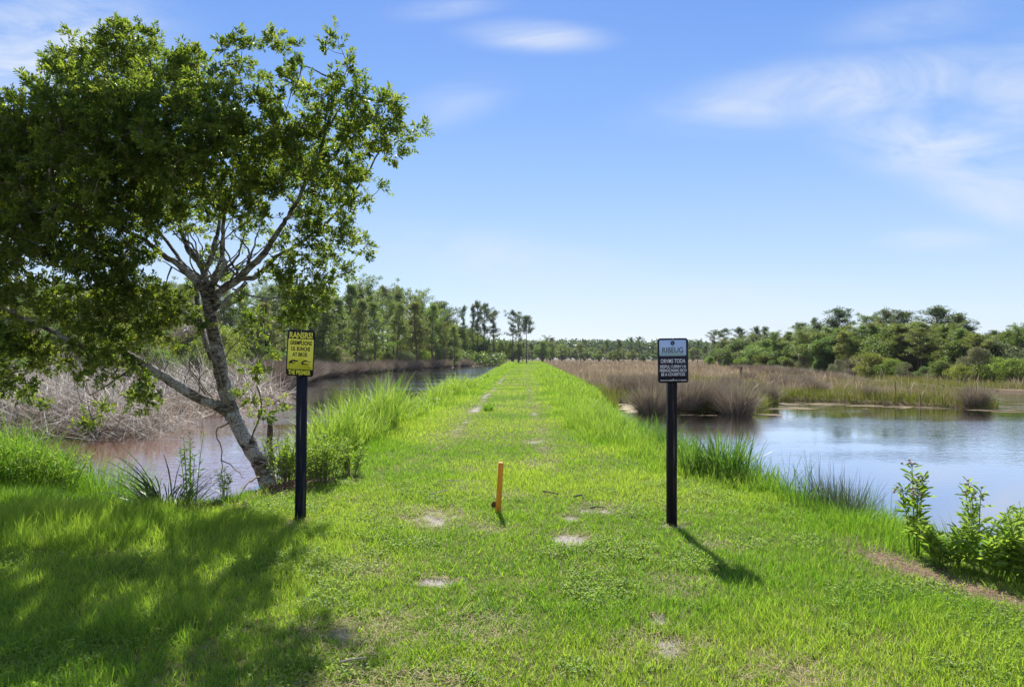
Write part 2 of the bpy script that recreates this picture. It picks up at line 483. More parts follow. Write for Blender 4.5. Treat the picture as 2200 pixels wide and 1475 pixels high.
BARE = [(-2.24, 7.12, .2, .16, .8), (1.66, 7.0, .16, .13, .8), (.58, 6.5, .20, .22, 1.25), (.62, 7.33, .1, .14, 1.2), (-.58, 5.28, .16, .10, 1.2), (.96, 4.52, .06, .08, 1.0), (-.85, 7.3, .5, .6, .62),
        (.95, 7.75, .35, .3, .72), (-.25, 6.95, .25, .3, .6), (.5, 14, .3, .5, .7), (.45, 11.2, .3, .5, .6), (-1.3, 5.6, .35, .3, .5), (.9, 4.1, .35, .3, .52), (-.2, 4.4, .3, .3, .5),
        (-.95, 4.3, .4, .4, .55), (1.3, 5.1, .3, .3, .5), (-.7, 3.6, .5, .25, .55), (1.9, 6.2, .3, .3, .45), (-.6, 9.1, .3, .5, .5), (1.6, 3.7, .4, .3, .45), (-.1, 8.6, .3, .4, .45)]


def bareness(x, y):
    b = np.zeros_like(x)
    for cx, cy, rx, ry, s in BARE:
        b = np.maximum(b, s * np.exp(-(((x - cx) / rx) ** 2 + ((y - cy) / ry) ** 2) ** 1.5 * .8))
    tr = np.interp(y, [0, 18, 22, 52, 80, 200], [-1.3, -1.25, -1.2, -.75, -.2, 3])
    wheel = np.exp(-((x - tr) / .24) ** 2) * sstep(9, 21, y) * sstep(90, 50, y)
    b = np.maximum(b, wheel * np.clip(1.7 * fbm(x * 1.5, y * .45, 21) - .28 + .3 * sstep(20, 22, y) * sstep(31, 27, y), 0, 1.0))
    tr2 = tr + 1.9
    b = np.maximum(b, np.exp(-((x - tr2) / .25) ** 2) * .8 * sstep(9, 13, y) * fbm(x * 2, y * .8, 22))
    return np.clip(b * (.25 + 1.7 * fbm(x * 6.5, y * 6.5, 20)), 0, 1)


def litterness(x, y):
    l = 1.4 * np.exp(-((x + 3.1) / .55) ** 2 - ((y - 9.15) / .55) ** 2)
    l = np.maximum(l, .9 * np.exp(-((x + 3.7) / .22) ** 2 - ((y - 7.75) / .15) ** 2))
    l = np.maximum(l, .85 * np.exp(-((x + 4.2) / .6) ** 2 - ((y - 8.35) / .3) ** 2))
    l = np.maximum(l, .8 * np.exp(-((x + 4.7) / .4) ** 2 - ((y - 8.2) / .2) ** 2))
    ex = np.interp(y, [3, 4.6, 5.7, 6.6, 7.4], [3.75, 3.55, 3.2, 3.2, 3.3])
    l = np.maximum(l, 1.2 * np.exp(-((x - ex) / .17) ** 2) * sstep(7.0, 5.6, y))
    return np.clip(l * (.4 + 1.2 * fbm(x * 4, y * 4, 31)), 0, 1)


def build_ground():
    xs = np.unique(np.concatenate([[-700, -500, -350], np.linspace(-250, -60, 40), np.linspace(-60, -14, 93), np.linspace(-14, -4.5, 64),
                                   np.linspace(-4.5, 5, 150), np.linspace(5, 40, 160), np.linspace(40, 110, 50), [150, 250, 350, 500, 700]]))
    ys = np.unique(np.concatenate([[-60, -20, -8], np.linspace(-4, 2.6, 20), np.linspace(2.6, 11, 130), np.linspace(11, 60, 240), np.linspace(60, 200, 110),
                                   np.linspace(200, 420, 40), [500, 600, 700]]))
    X, Y = np.meshgrid(xs, ys); x = X.ravel(); y = Y.ravel()
    d = shore(x, y); mm = marshness(x, y)
    z = height(x, y, d, mm)
    b = bareness(x, y)
    z = z - .02 * b * (y < 12)
    nx, ny = len(xs), len(ys)
    i = (np.arange(ny - 1)[:, None] * nx + np.arange(nx - 1)[None]).ravel()
    q = np.stack([i, i + 1, i + nx + 1, i + nx], 1)
    mb = MB(); mb.add(np.stack([x, y, z], 1), [q])
    o = mb.build('ground', ground_mat(), smooth=True)
    for nme, v in (('marsh', mm), ('bare', sstep(.62, .95, b)), ('litter', litterness(x, y)), ('mud', np.maximum(sstep(.55, .0, d) * .9, .95 * (x < -8) * (y > 16) * sstep(60, 35, y)))):
        a = o.data.attributes.new(nme, 'FLOAT', 'POINT'); a.data.foreach_set('value', v.astype(np.float32))
    tag(o, kind='structure')
    mb = MB()
    mb.add([(-70, -6, WATER), (90, -6, WATER), (90, 200, WATER), (-70, 200, WATER)], [np.array([[0, 1, 2, 3]])])
    w = mb.build('water', water_mat()); tag(w, kind='structure')


build_ground()

# ------------------------------------------------------------------ lawn and other grasses (nobody could count them)
def scatter(x0, x1, y0, y1, dens):
    n = int((x1 - x0) * (y1 - y0) * dens)
    return rng.uniform(x0, x1, n), rng.uniform(y0, y1, n)


def left_edge(y):   # where the mown strip meets the tall grass, left
    return np.interp(y, [8, 11.5, 12.5, 13.8, 20.5, 30, 52, 100, 200], [-3.4, -3.3, -2.9, -2.5, -2.75, -2.1, -1.7, -.8, 2.2])


def right_edge(y):
    return np.interp(y, [3, 8, 11.3, 17, 30, 75, 133, 200], [3.3, 2.75, 2.15, 1.25, 1.6, 2.7, 5.7, 8.5])


def build_lawn():
    mb = MB(); st = MB()
    zones = [(2.7, 5.2, -4.6, 4.2, 6200, .0042), (5.2, 7.5, -6.4, 4.2, 4300, .005), (7.5, 10, -8.6, 4.2, 2900, .006), (10, 14, -4, 4.2, 1700, .008), (14, 22, -4.2, 4.4, 750, .011),
             (22, 40, -4.5, 5, 260, .018), (40, 80, -4.8, 6, 80, .035), (80, 150, -4.6, 9, 24, .07), (150, 270, -1, 17, 7, .13)]
    for y0, y1, x0, x1, dn, w in zones:
        x, y = scatter(x0, x1, y0, y1, dn)
        d = shore(x, y); mm = marshness(x, y); b = bareness(x, y); li = litterness(x, y)
        tuft = fbm(x * 7, y * 7, 40, 2)
        patch = fbm(x * .9, y * .9, 41)
        keep = (d > .25) & (mm < .5) & (rng.random(len(x)) > np.clip(sstep(.12, .8, b) * (.6 + .36 * sstep(.6, .9, b)), 0, .955)) & (rng.random(len(x)) > li * .93) & (rng.random(len(x)) < .35 + 1.3 * tuft)
        x, y, d, tuft, patch, b = x[keep], y[keep], d[keep], tuft[keep], patch[keep], b[keep]
        z = height(x, y) - .004
        n = len(x)
        hgt = (.034 + .035 * tuft + .035 * sstep(.5, .72, patch) * sstep(20, 10, y)) * rng.uniform(.6, 1.35, n)
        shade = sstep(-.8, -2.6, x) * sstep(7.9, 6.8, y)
        hgt *= 1 + .7 * shade
        edge = np.clip(np.minimum((x - left_edge(y)) / .9 + (y < 10.5), (right_edge(y) + .5 - x) / .9), 0, 1)
        hgt *= 1 + (1 - edge) * 1.6 * (y > 6)
        hgt *= 1 - .5 * b
        hgt *= 1 + .9 * sstep(1.1, .3, d) * (y < 9)
        yel = fbm(x * .55, y * .55, 44)
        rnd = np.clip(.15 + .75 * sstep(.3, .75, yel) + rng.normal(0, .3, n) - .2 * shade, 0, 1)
        ww = w * rng.uniform(.7, 1.3, n)
        add_ribbons(mb, np.stack([x, y, z], 1), hgt * (1 if y0 < 20 else 1.25), ww, rng.uniform(0, 6.283, n), rng.uniform(.05, .6, n), rng.uniform(.1, 1.1, n), 2, rnd)
        if y0 < 10:      # coarse flat-growing grass between the fine blades
            k = rng.random(n) < .035
            kx, ky, kz = np.repeat(x[k], 5) + rng.normal(0, .012, 5 * k.sum()), np.repeat(y[k], 5) + rng.normal(0, .012, 5 * k.sum()), np.repeat(z[k], 5)
            add_ribbons(mb, np.stack([kx, ky, kz], 1), rng.uniform(.05, .12, len(kx)), .0075, rng.uniform(0, 6.283, len(kx)), rng.uniform(.4, 1.1, len(kx)), rng.uniform(.2, .9, len(kx)), 3, np.repeat(rng.random(k.sum()), 5))
        # dry blades lying in the sward
        if y0 < 14:
            k = rng.random(n) < .055 + .35 * b
            xs_, ys_, zs_ = x[k], y[k], z[k] + .012
            add_ribbons(st, np.stack([xs_, ys_, zs_], 1), rng.uniform(.03, .1, k.sum()), w * .8, rng.uniform(0, 6.283, k.sum()), rng.uniform(.9, 1.5, k.sum()), .2, 2)
    # straw over the thin places
    for y0, y1, dn in ((2.9, 5.2, 2200), (5.2, 9.5, 1300), (9.5, 16, 500), (16, 40, 120)):
        x, y = scatter(-4, 4.0, y0, y1, dn)
        b = bareness(x, y); li = litterness(x, y) * (x > 0); d = shore(x, y)
        k = (rng.random(len(x)) < np.clip(.03 + .6 * sstep(.08, .4, b) * (.3 + .7 * sstep(1.0, .6, b)) + .9 * li, 0, 1)) & (d > .3)
        x, y = x[k], y[k]; n = len(x)
        add_ribbons(st, np.stack([x, y, height(x, y) + .006], 1), rng.uniform(.04, .13, n), .004 if y0 < 9 else .004 * y0 / 7, rng.uniform(0, 6.283, n), rng.uniform(1.2, 1.6, n), .1, 2)
    cv = MB()
    x, y = scatter(-4.5, 3.6, 2.9, 9.5, 900)
    k = (fbm(x * 1.6, y * 1.6, 47) > .6) & (shore(x, y) > .5) & (rng.random(len(x)) > bareness(x, y)); x, y = x[k], y[k]
    x = np.repeat(x, 3) + rng.normal(0, .009, 3 * len(x)); y = np.repeat(y, 3) + rng.normal(0, .009, 3 * len(y)); n = len(x)
    D = rdir(n); D[:, 2] = np.abs(D[:, 2]) * .4
    add_leaves(cv, np.stack([x, y, height(x, y) + rng.uniform(.015, .05, n)], 1), D, rng.uniform(.012, .026, n), .016, up=2.5)
    tag(cv.build('lawn_clover', M['weed']), 'patches of small leaved clover mixed into the short lawn', 'clover', kind='stuff')
    tag(mb.build('lawn_grass', M['grass']), 'short bright green mown grass covering the lawn and the dike path', 'grass', kind='stuff')
    tag(st.build('dry_straw', M['straw']), 'dry tan straw lying among the short green grass', 'straw', kind='stuff')


build_lawn()


def build_tall():
    # left strip of tall bright grass between path and canal
    mb = MB()
    for y0, y1, dn, w, sc in ((12.2, 16, 420, .016, 1), (16, 22, 300, .019, 1), (22, 40, 110, .03, 1.0), (40, 80, 40, .05, 1.0), (80, 185, 14, .085, 1.05)):
        x, y = scatter(-5, 3, y0, y1, dn)
        d = shore(x, y)
        le = left_edge(y)
        gap = sstep(.9, 0, np.abs(y - 22.6) / 1.3) * .45
        k = (x < le + .75 * (fbm(x * .9, y * .55, 50) - .5) * 2) & (d > -.15) & (x < .5 + .01 * y)
        x, y, d, le, gap = x[k], y[k], d[k], le[k], gap[k]; n = len(x)
        z = np.maximum(height(x, y), WATER - .05)
        prof = np.clip((le - x) / .3, .3, 1)
        h = (.38 + .85 * sstep(.25, .75, fbm(x * .9, y * .55, 51))) * prof * rng.uniform(.65, 1.25, n) * (1 - gap) * sc * (1 - .3 * sstep(18, 27, y) - .36 * sstep(28, 50, y))
        add_ribbons(mb, np.stack([x, y, z], 1), np.clip(h * 1.15 + (-.55 - z).clip(-.5, 0) * -.35, .12, 1.6), w * rng.uniform(.6, 1.3, n), rng.uniform(0, 6.283, n), rng.uniform(0, .22, n),
                    rng.uniform(.2, 1.9, n), 4, np.clip(rng.normal(.55, .28, n), 0, 1), prof=.6)
    tag(mb.build('tall_canal_grass', M['tall']), 'tall bright green grass strip between the grassy path and the brown canal', 'grass', kind='stuff')
    # right verge
    mb = MB()
    for y0, y1, dn, w in ((8.6, 13, 900, .008), (13, 20, 600, .011), (20, 34, 210, .02), (34, 70, 70, .04), (70, 200, 16, .085)):
        x, y = scatter(.8, 12, y0, y1, dn)
        d = shore(x, y); re = right_edge(y); mm = marshness(x, y)
        k = (x > re + 1.5 * (fbm(x * .8, y * .5, 52) - .5)) & (d > .0) & (mm < .75) & (rng.random(len(x)) < .25 + 1.2 * fbm(x * 1.6, y * 1.6, 53))
        x, y, re, d = x[k], y[k], re[k], d[k]; n = len(x)
        z = height(x, y)
        h = (.16 + .55 * fbm(x * .8, y * .8, 54)) * np.clip((x - re + .3) / .6, .3, 1) * rng.uniform(.6, 1.3, n) * (.7 + .4 * sstep(9, 15, y)) * (1 - .35 * sstep(18, 26, y))
        add_ribbons(mb, np.stack([x, y, z], 1), h, w * rng.uniform(.6, 1.3, n), rng.uniform(0, 6.283, n), rng.uniform(0, .3, n), rng.uniform(.2, 1.6, n), 3,
                    np.clip(rng.normal(.5, .3, n), 0, 1), prof=.6)
    tag(mb.build('verge_grass', M['tall']), 'knee high green grass sloping from the path down to the pond', 'grass', kind='stuff')
    mb = MB()
    x, y = scatter(2.6, 5.2, 5.6, 20, 520)
    d = shore(x, y); cl_ = fbm(x * 1.6, y * 1.6, 59)
    k = (d > -.12) & (d < 1.15 + .4 * cl_) & (rng.random(len(x)) < sstep(.36, .62, cl_) * (.35 + .65 * sstep(5.6, 8, y))) & (marshness(x, y) < .6)
    x, y, cl_ = x[k], y[k], cl_[k]; n = len(x)
    add_ribbons(mb, np.stack([x, y, np.maximum(height(x, y), WATER)], 1), (.22 + .5 * sstep(.4, .8, cl_)) * rng.uniform(.55, 1.2, n), .009 * rng.uniform(.6, 1.6, n) * (1 + .05 * (y - 8)), rng.uniform(0, 6.283, n), rng.uniform(0, .5, n),
                rng.uniform(.05, 1.1, n), 4, rng.random(n), prof=.5)
    tag(mb.build('pond_fringe_rushes', M['cattail']), 'ragged green rushes and sedges fringing the near pond shore', 'rushes', kind='stuff')
    # left near bank
    mb = MB()
    x, y = scatter(-17, -4.0, 8.2, 12.3, 800)
    d = shore(x, y)
    front = 8.75 + .35 * fbm(x * .7, y * 0, 55)
    k = (y > front) & (d > -.1) & ~((x > -5.1 - .3 * vnoise(y * 3, y * 0, 77)) & (rng.random(len(x)) < .93)) & (rng.random(len(x)) < .3 + 1.1 * fbm(x * 1.3, y * 1.3, 56))
    x, y = x[k], y[k]; n = len(x)
    h = (.2 + .8 * sstep(.2, .8, fbm(x * .9, y * .9, 57))) * rng.uniform(.6, 1.3, n) * sstep(-4.0, -6.2, x).clip(.35, 1)
    add_ribbons(mb, np.stack([x, y, height(x, y)], 1), h, .010 * rng.uniform(.6, 1.4, n), rng.uniform(0, 6.283, n), rng.uniform(0, .35, n), rng.uniform(.2, 1.5, n), 4,
                np.clip(rng.normal(.45, .3, n), 0, 1), prof=.6)
    # lawn-side fringe, shorter
    x, y = scatter(-9, -3.3, 7.7, 9.6, 900)
    k = (shore(x, y) > .2) & ((x < -4.9) | (rng.random(len(x)) < .3))
    x, y = x[k], y[k]; n = len(x)
    k = rng.random(n) > litterness(x, y) * .95
    x, y = x[k], y[k]; n = len(x)
    add_ribbons(mb, np.stack([x, y, height(x, y)], 1), rng.uniform(.08, .24, n) * (.5 + fbm(x * 2, y * 2, 58)), .008, rng.uniform(0, 6.283, n), rng.uniform(0, .5, n), rng.uniform(.2, 1.4, n), 3)
    tag(mb.build('canal_bank_grass', M['bank']), 'shaggy green grass on the near canal bank under the tree', 'grass', kind='stuff')


build_tall()


def build_marsh():
    mb = MB(); sg = MB()
    for y0, y1, x1, dn, w in ((27, 45, 27, 55, .022), (45, 75, 36, 20, .04), (75, 140, 60, 6, .08), (140, 300, 110, 1.6, .17)):
        x, y = scatter(4, x1, y0, y1, dn)
        d = shore(x, y); mm = marshness(x, y)
        k = (d > .1) & (mm > .35) & (x < .72 * y + 6)
        x, y, d = x[k], y[k], d[k]; n = len(x)
        pn = fbm(x * .45, y * .3, 60)
        h = (.18 + .8 * sstep(.2, .85, pn)) * rng.uniform(.5, 1.35, n) * (.55 + .45 * sstep(.3, 1.6, d))
        lean = rng.uniform(.1, .6, n)
        add_ribbons(mb, np.stack([x, y, height(x, y)], 1), h, w * rng.uniform(.6, 1.3, n), rng.normal(2.6, 1.3, n), lean, rng.uniform(.1, .9, n), 3,
                    np.clip(.15 + .8 * fbm(x * .3, y * .15, 61) + rng.normal(0, .22, n), 0, 1), prof=.5)
    # taller broken stalks standing above the rest
    x, y = scatter(5, 34, 29, 75, 1.6)
    k = (shore(x, y) > .4) & (marshness(x, y) > .7) & (x < .72 * y + 4) & (fbm(x * .3, y * .2, 67) > .45); x, y = x[k], y[k]; n = len(x)
    add_ribbons(mb, np.stack([x, y, height(x, y)], 1), rng.uniform(.9, 1.7, n), .02, rng.uniform(0, 6.283, n), rng.uniform(0, .45, n), rng.choice([.1, 1.6], n), 4, rng.random(n), prof=.25)
    # green fringe along the water and scattered green in the marsh
    for y0, y1, x1, dn, w in ((27, 45, 27, 230, .022), (45, 75, 36, 45, .04)):
        x, y = scatter(4, x1, y0, y1, dn)
        d = shore(x, y); mm = marshness(x, y)
        f = fbm(x * .35, y * .2, 62)
        k = (d > -.05) & (mm > .3) & ((d < 1.7 + f) & (rng.random(len(x)) < .8) | (f > .58) & (rng.random(len(x)) < .5)) & (x < .72 * y + 6)
        x, y = x[k], y[k]; n = len(x)
        add_ribbons(sg, np.stack([x, y, height(x, y)], 1), rng.uniform(.25, .68, n), w * rng.uniform(.6, 1.3, n), rng.uniform(0, 6.283, n), rng.uniform(0, .3, n), rng.uniform(.1, .8, n), 3, prof=.5)
    tag(mb.build('marsh_grass', M['marsh']), 'tan and pinkish dry marsh grass across the right-hand marsh', 'marsh grass', kind='stuff')
    tag(sg.build('green_sedge', M['sedge']), 'low olive green sedge fringing the marsh beside the pond', 'sedge', kind='stuff')
    # left marsh: standing dead reeds between canal and forest
    mb = MB()
    for y0, y1, x0, dn, w in ((40, 75, -75, 14, .035), (75, 130, -110, 5, .07), (130, 230, -130, 1.6, .15)):
        x, y = scatter(x0, -5, y0, y1, dn)
        d = shore(x, y); mm = marshness(x, y)
        k = (d > .1) & (mm > .5) & (x > -.8 * y - 8)
        x, y = x[k], y[k]; n = len(x)
        h = (.8 + 1.0 * fbm(x * .2, y * .12, 63)) * rng.uniform(.6, 1.2, n)
        add_ribbons(mb, np.stack([x, y, height(x, y)], 1), h, w * rng.uniform(.6, 1.3, n), rng.uniform(0, 6.283, n), rng.uniform(.05, .5, n), rng.uniform(.1, 1, n), 3,
                    np.clip(.15 + .8 * fbm(x * .3, y * .15, 64) + rng.normal(0, .2, n), 0, 1), prof=.5)
    tag(mb.build('dead_reeds', M['dead']), 'grey brown dead reeds standing between the canal and the left pine wood', 'reeds', kind='stuff')
    # near left bank opposite: collapsed pale reeds heaped at the water
    mb = MB()
    for y0, y1, x0, dn, w in ((18.4, 26, -34, 60, .019), (26, 46, -50, 26, .03)):
        x, y = scatter(x0, -9.6, y0, y1, dn)
        d = shore(x, y)
        k = d > -.35
        x, y, d = x[k], y[k], d[k]; n = len(x)
        z = np.maximum(height(x, y), WATER) + rng.random(n) ** 1.6 * (.25 + .95 * fbm(x * .35, y * .35, 65)) * sstep(-.4, 2.0, d)
        up = rng.random(n) < .1
        lean = np.where(up, rng.uniform(.1, .8, n), rng.uniform(1.0, 1.75, n))
        add_ribbons(mb, np.stack([x, y, z], 1), rng.uniform(.6, 2.3, n), w * rng.uniform(.5, 2.1, n), rng.uniform(0, 6.283, n), lean, rng.uniform(-.3, .6, n), 3,
                    np.clip(rng.normal(.55, .3, n), 0, 1), prof=.35)
    # stems drooping over the edge into the water
    n = 1000
    t = rng.random(n)
    bx = np.interp(t, [0, .5, .8, 1], [-30, -13, -10.2, -11.5]); by = np.interp(t, [0, .5, .8, 1], [18.5, 18.9, 19.0, 24])
    add_ribbons(mb, np.stack([bx + rng.normal(0, .4, n), by + rng.uniform(.1, .9, n), WATER + rng.uniform(.1, .75, n)], 1), rng.uniform(.5, 1.3, n), .014, rng.normal(-1.3, .8, n),
                rng.uniform(.6, 1.5, n), rng.uniform(.3, 1.4, n), 4, prof=.35)
    tag(mb.build('collapsed_reeds', M['pale']), 'pale grey collapsed reed stems heaped on the far canal bank behind the tree', 'reeds', kind='stuff')


build_marsh()


def build_algae():
    mb = MB()
    def blob(cx, cy, rx, ry, z, rnd):
        n = 14
        a = np.arange(n) / n * 6.283
        r = 1 + rng.normal(0, .22, n)
        top = np.stack([cx + np.cos(a) * rx * r, cy + np.sin(a) * ry * r, np.full(n, z)], 1)
        mb.add(top, [np.arange(n)[None]], rnd)
    for _ in range(95):
        t = rng.random()
        x = np.interp(t, [0, .12, .3, .5, .75, 1], [4.9, 6.5, 11.5, 14, 18, 22.5]); y = np.interp(t, [0, .12, .3, .5, .75, 1], [30, 28.4, 30, 34.2, 31.8, 29])
        blob(x + rng.normal(0, .6), y - abs(rng.normal(0, .9)) - .1, rng.uniform(.15, .8), rng.uniform(.04, .15), WATER + .004 + rng.random() * .005, rng.random())
    for _ in range(40):
        blob(rng.normal(5.6, .5), rng.normal(30, 1.6), rng.uniform(.15, .5), rng.uniform(.1, .4), WATER + .004 + rng.random() * .006, rng.uniform(.6, 1))
    for _ in range(60):
        blob(rng.normal(24, 3), rng.normal(31, 2.0), rng.uniform(.2, 1.2), rng.uniform(.05, .18), WATER + .004 + rng.random() * .005, rng.random() * .6)
    for _ in range(24):
        y = rng.uniform(6.0, 9.0); blob(4.75 + rng.normal(0, .15) - .12 * (y - 7), y, rng.uniform(.08, .25), rng.uniform(.05, .18), WATER + .004 + rng.random() * .006, rng.random())
    m = foliage('algae_scum', (.13, .09, .035), (.36, .28, .17), (.1, .08, .03), (.2, .16, .1), .1, .7, .2)
    tag(mb.build('algae_scum', m), 'tan floating scum and algae along the marsh edge of the pond', 'algae', kind='stuff')


build_algae()

# ------------------------------------------------------------------ dead grass clumps, each a thing
def clump_mesh(name, mat, n, h, spread, w, nseg=4):
    mb = MB()
    a = rng.uniform(0, 6.283, n); r = spread * .32 * np.sqrt(rng.random(n))
    lean = np.clip(r / (spread * .32) * rng.uniform(.3, 1.1, n), 0, 1.2)
    add_ribbons(mb, np.stack([r * np.cos(a), r * np.sin(a), np.zeros(n) - .05], 1), h * rng.uniform(.55, 1.1, n), w * rng.uniform(.6, 1.4, n), a + rng.normal(0, .4, n), lean, rng.uniform(0, .6, n), nseg, prof=.45)
    return mb.mesh(name, mat)


CL = [clump_mesh('grey_grass_clump', M['clump'], 1300, 1.45, 1.5, .019) for _ in range(3)]
DK = [clump_mesh('dark_reed_clump', M['dark'], 700, 1.55, 2.0, .035) for _ in range(3)]
grey = [(1400, 862, 27.8, 1.0, 'rounded grey grass clump at the pond edge left of the dark sign post'),
        (1475, 862, 28.6, 1.02, 'grey grass clump on the pond edge just right of the dark sign post'),
        (1515, 862, 29.2, .98, 'grey grass clump between the sign post and the large round clump at the water'),
        (1582, 862, 27.3, 1.0, 'large round dark grey grass clump standing out into the pond'),
        (1644, 862, 33.0, .78, 'small dark grey clump right of the large round clump by the pond'),
        (1340, 850, 37.0, .85, 'small dark grey clump where the green verge meets the marsh'),
        (1372, 850, 36.0, 1.0, 'spiky grey clump behind the green verge, left of the sign post'),
        (1435, 850, 35.0, .95, 'grey clump directly behind the dark sign post in the marsh'),
        (1550, 850, 33.5, .85, 'grey clump behind the large round clump in the marsh'),
        (2095, 860, 30.3, .72, 'wispy grey clump at the far right tip of the marsh'),
        (1870, 860, 34.2, .6, 'low brown clump in the middle of the marsh point')]
for i, (px, py, Y, s, lab) in enumerate(grey):
    x = (px - CX) / F * Y
    o = link('grey_grass_clump', CL[i % 3]); o.location = (x, Y, max(H1(x, Y), WATER) - .02); o.scale = (s, s, s); o.rotation_euler.z = rng.uniform(0, 6.28)
    tag(o, lab, 'grass clump', 'grey grass clumps on the marsh')
for i in range(22):      # smaller clumps scattered over the marsh
    Y = rng.uniform(31, 58); x = rng.uniform(5.5, .42 * Y + 1)
    if shore(np.array([x]), np.array([Y]))[0] < .4: continue
    o = link('small_marsh_clump', CL[i % 3]); sc_ = rng.uniform(.45, .8); o.location = (x, Y, H1(x, Y)); o.scale = (sc_ * 1.1, sc_ * 1.1, sc_); o.rotation_euler.z = rng.uniform(0, 6.28)
    tag(o, 'small grey tussock standing among the tan grass of the right marsh', 'grass clump', 'small tussocks in the right marsh')
for i in range(26):      # pale band of clumps in front of the right-hand wood
    t = i / 25
    px = 1590 + 320 * t + rng.normal(0, 8); Y = np.interp(px, [1590, 1700, 1800, 1910], [112, 84, 66, 55]) * rng.uniform(.94, 1.04)
    x = (px - CX) / F * Y
    if shore(np.array([x]), np.array([Y]))[0] < .3: x -= 2.5
    o = link('pale_grass_clump', CL[i % 3]); s = rng.uniform(.75, 1.1); o.location = (x, Y, H1(x, Y)); o.scale = (s * 1.3, s * 1.3, s * .8); o.rotation_euler.z = rng.uniform(0, 6.28)
    tag(o, 'low grey marsh clump in the band before the right-hand trees', 'grass clump', 'grey clumps before the right-hand trees')
n_dk = 84
for i in range(n_dk):
    t = i / (n_dk - 1)
    y = 44 * (165 / 44) ** t
    x = np.interp(y, [41, 55, 75, 95, 108, 135, 159, 190], [-14, -17.5, -20.7, -18.5, -17.7, -14, -10.8, -4.5]) - .35 - abs(rng.normal(0, .55))
    o = link('dark_reed_clump', (DK[i % 3], CL[i % 3], DK[(i + 1) % 3], CL[(i + 1) % 3], DK[i % 3])[int(rng.integers(5))]); s = rng.uniform(.75, 1.15); o.location = (x, y, max(H1(x, y), WATER)); o.scale = (s * 1.25, s * 1.25, s * 1.25); o.rotation_euler.z = rng.uniform(0, 6.28)
    tag(o, 'dark brown reed clump along the far edge of the canal', 'reed clump', 'dark reed clumps along the canal')

# ------------------------------------------------------------------ background trees
def puff(mb, c, r, n, L, w, up=.35, rnd0=.5, flat=.75):
    d = rdir(n); d[:, 2] = d[:, 2] * flat + up
    d = norm(d)
    p = c + rdir(n) * (r * rng.random(n) ** .5)[:, None] * np.array([1, 1, flat])
    L_ = L * rng.uniform(.6, 1.2, n)
    side = norm(np.cross(d, rdir(n)))
    a = p - side * w / 2; b = p + side * w / 2; t = p + d * L_[:, None]
    V = np.stack([a, b, t + side * w * .3, t - side * w * .3], 1).reshape(-1, 3)
    q = (np.arange(n) * 4)[:, None] + np.arange(4)[None]
    mb.add(V, [q], np.repeat(np.clip(rnd0 + rng.normal(0, .25, n), 0, 1), 4))


def pine_meshes(h, c0, wid, style, mat, npuff=90):
    tr = MB(); cr = MB()
    bend = rng.normal(0, .035 * h, 2); seed = rng.uniform(0, 6)
    zs = np.linspace(0, 1, 9)
    axis = np.stack([bend[0] * zs ** 2 + .01 * h * np.sin(zs * 5 + rng.random() * 6), bend[1] * zs ** 2, zs * h], 1)
    r0 = .0135 * h + .035
    add_tube(tr, axis, r0 * (1 - zs * .85), 7)
    at = lambda t: np.array([np.interp(t, zs, axis[:, k]) for k in range(3)])
    nb = npuff // 3
    for i in range(nb):
        t = c0 + (1 - c0) * (i + rng.random()) / nb
        u = (t - c0) / (1 - c0)
        if style == 'cone': ln = wid * (1.05 - u) ** .8 * rng.uniform(.6, 1.15) * min(1, .45 + u * 3)
        elif style == 'umbrella': ln = wid * math.sqrt(max(.06, 1 - (u * 1.02) ** 2)) * rng.uniform(.55, 1.1)
        else: ln = wid * (1 - abs(u - .45) * 1.25).__abs__() ** .7 * rng.uniform(.3, 1.35) * (.45 + 1.1 * (math.sin(u * 9 + seed) > -.3))
        a = rng.uniform(0, 6.283)
        el = {'cone': .12, 'umbrella': .45, 'tuft': .35}[style] + rng.normal(0, .15) + u * .4
        d = np.array([math.cos(a) * math.cos(el), math.sin(a) * math.cos(el), math.sin(el)])
        b0 = at(t); b2 = b0 + d * ln; b1 = (b0 + b2) / 2 - np.array([0, 0, .06 * ln])
        add_tube(tr, [b0, b1, b2], np.array([.3, .2, .08]) * r0 * (1.1 - u), 4, cap=False)
        rr = .095 * h ** .8 * (.82 if style == 'tuft' else 1)
        tone = rng.uniform(.2, .8)
        for s in ((1.0, .62, .36) if ln > wid * .5 else (1.0, .6)):
            if rng.random() < .9:
                puff(cr, b0 * (1 - s) + b2 * s + rng.normal(0, .12 * rr, 3), rr * rng.uniform(.7, 1.25), 46, rr * .62, rr * .12, .3, tone)
    puff(cr, at(1.0), .075 * h ** .8, 50, .055 * h ** .8, .011 * h ** .8, .6, .6)
    return tr.mesh('trunk', M['pinebark'], True), cr.mesh('crown', mat)


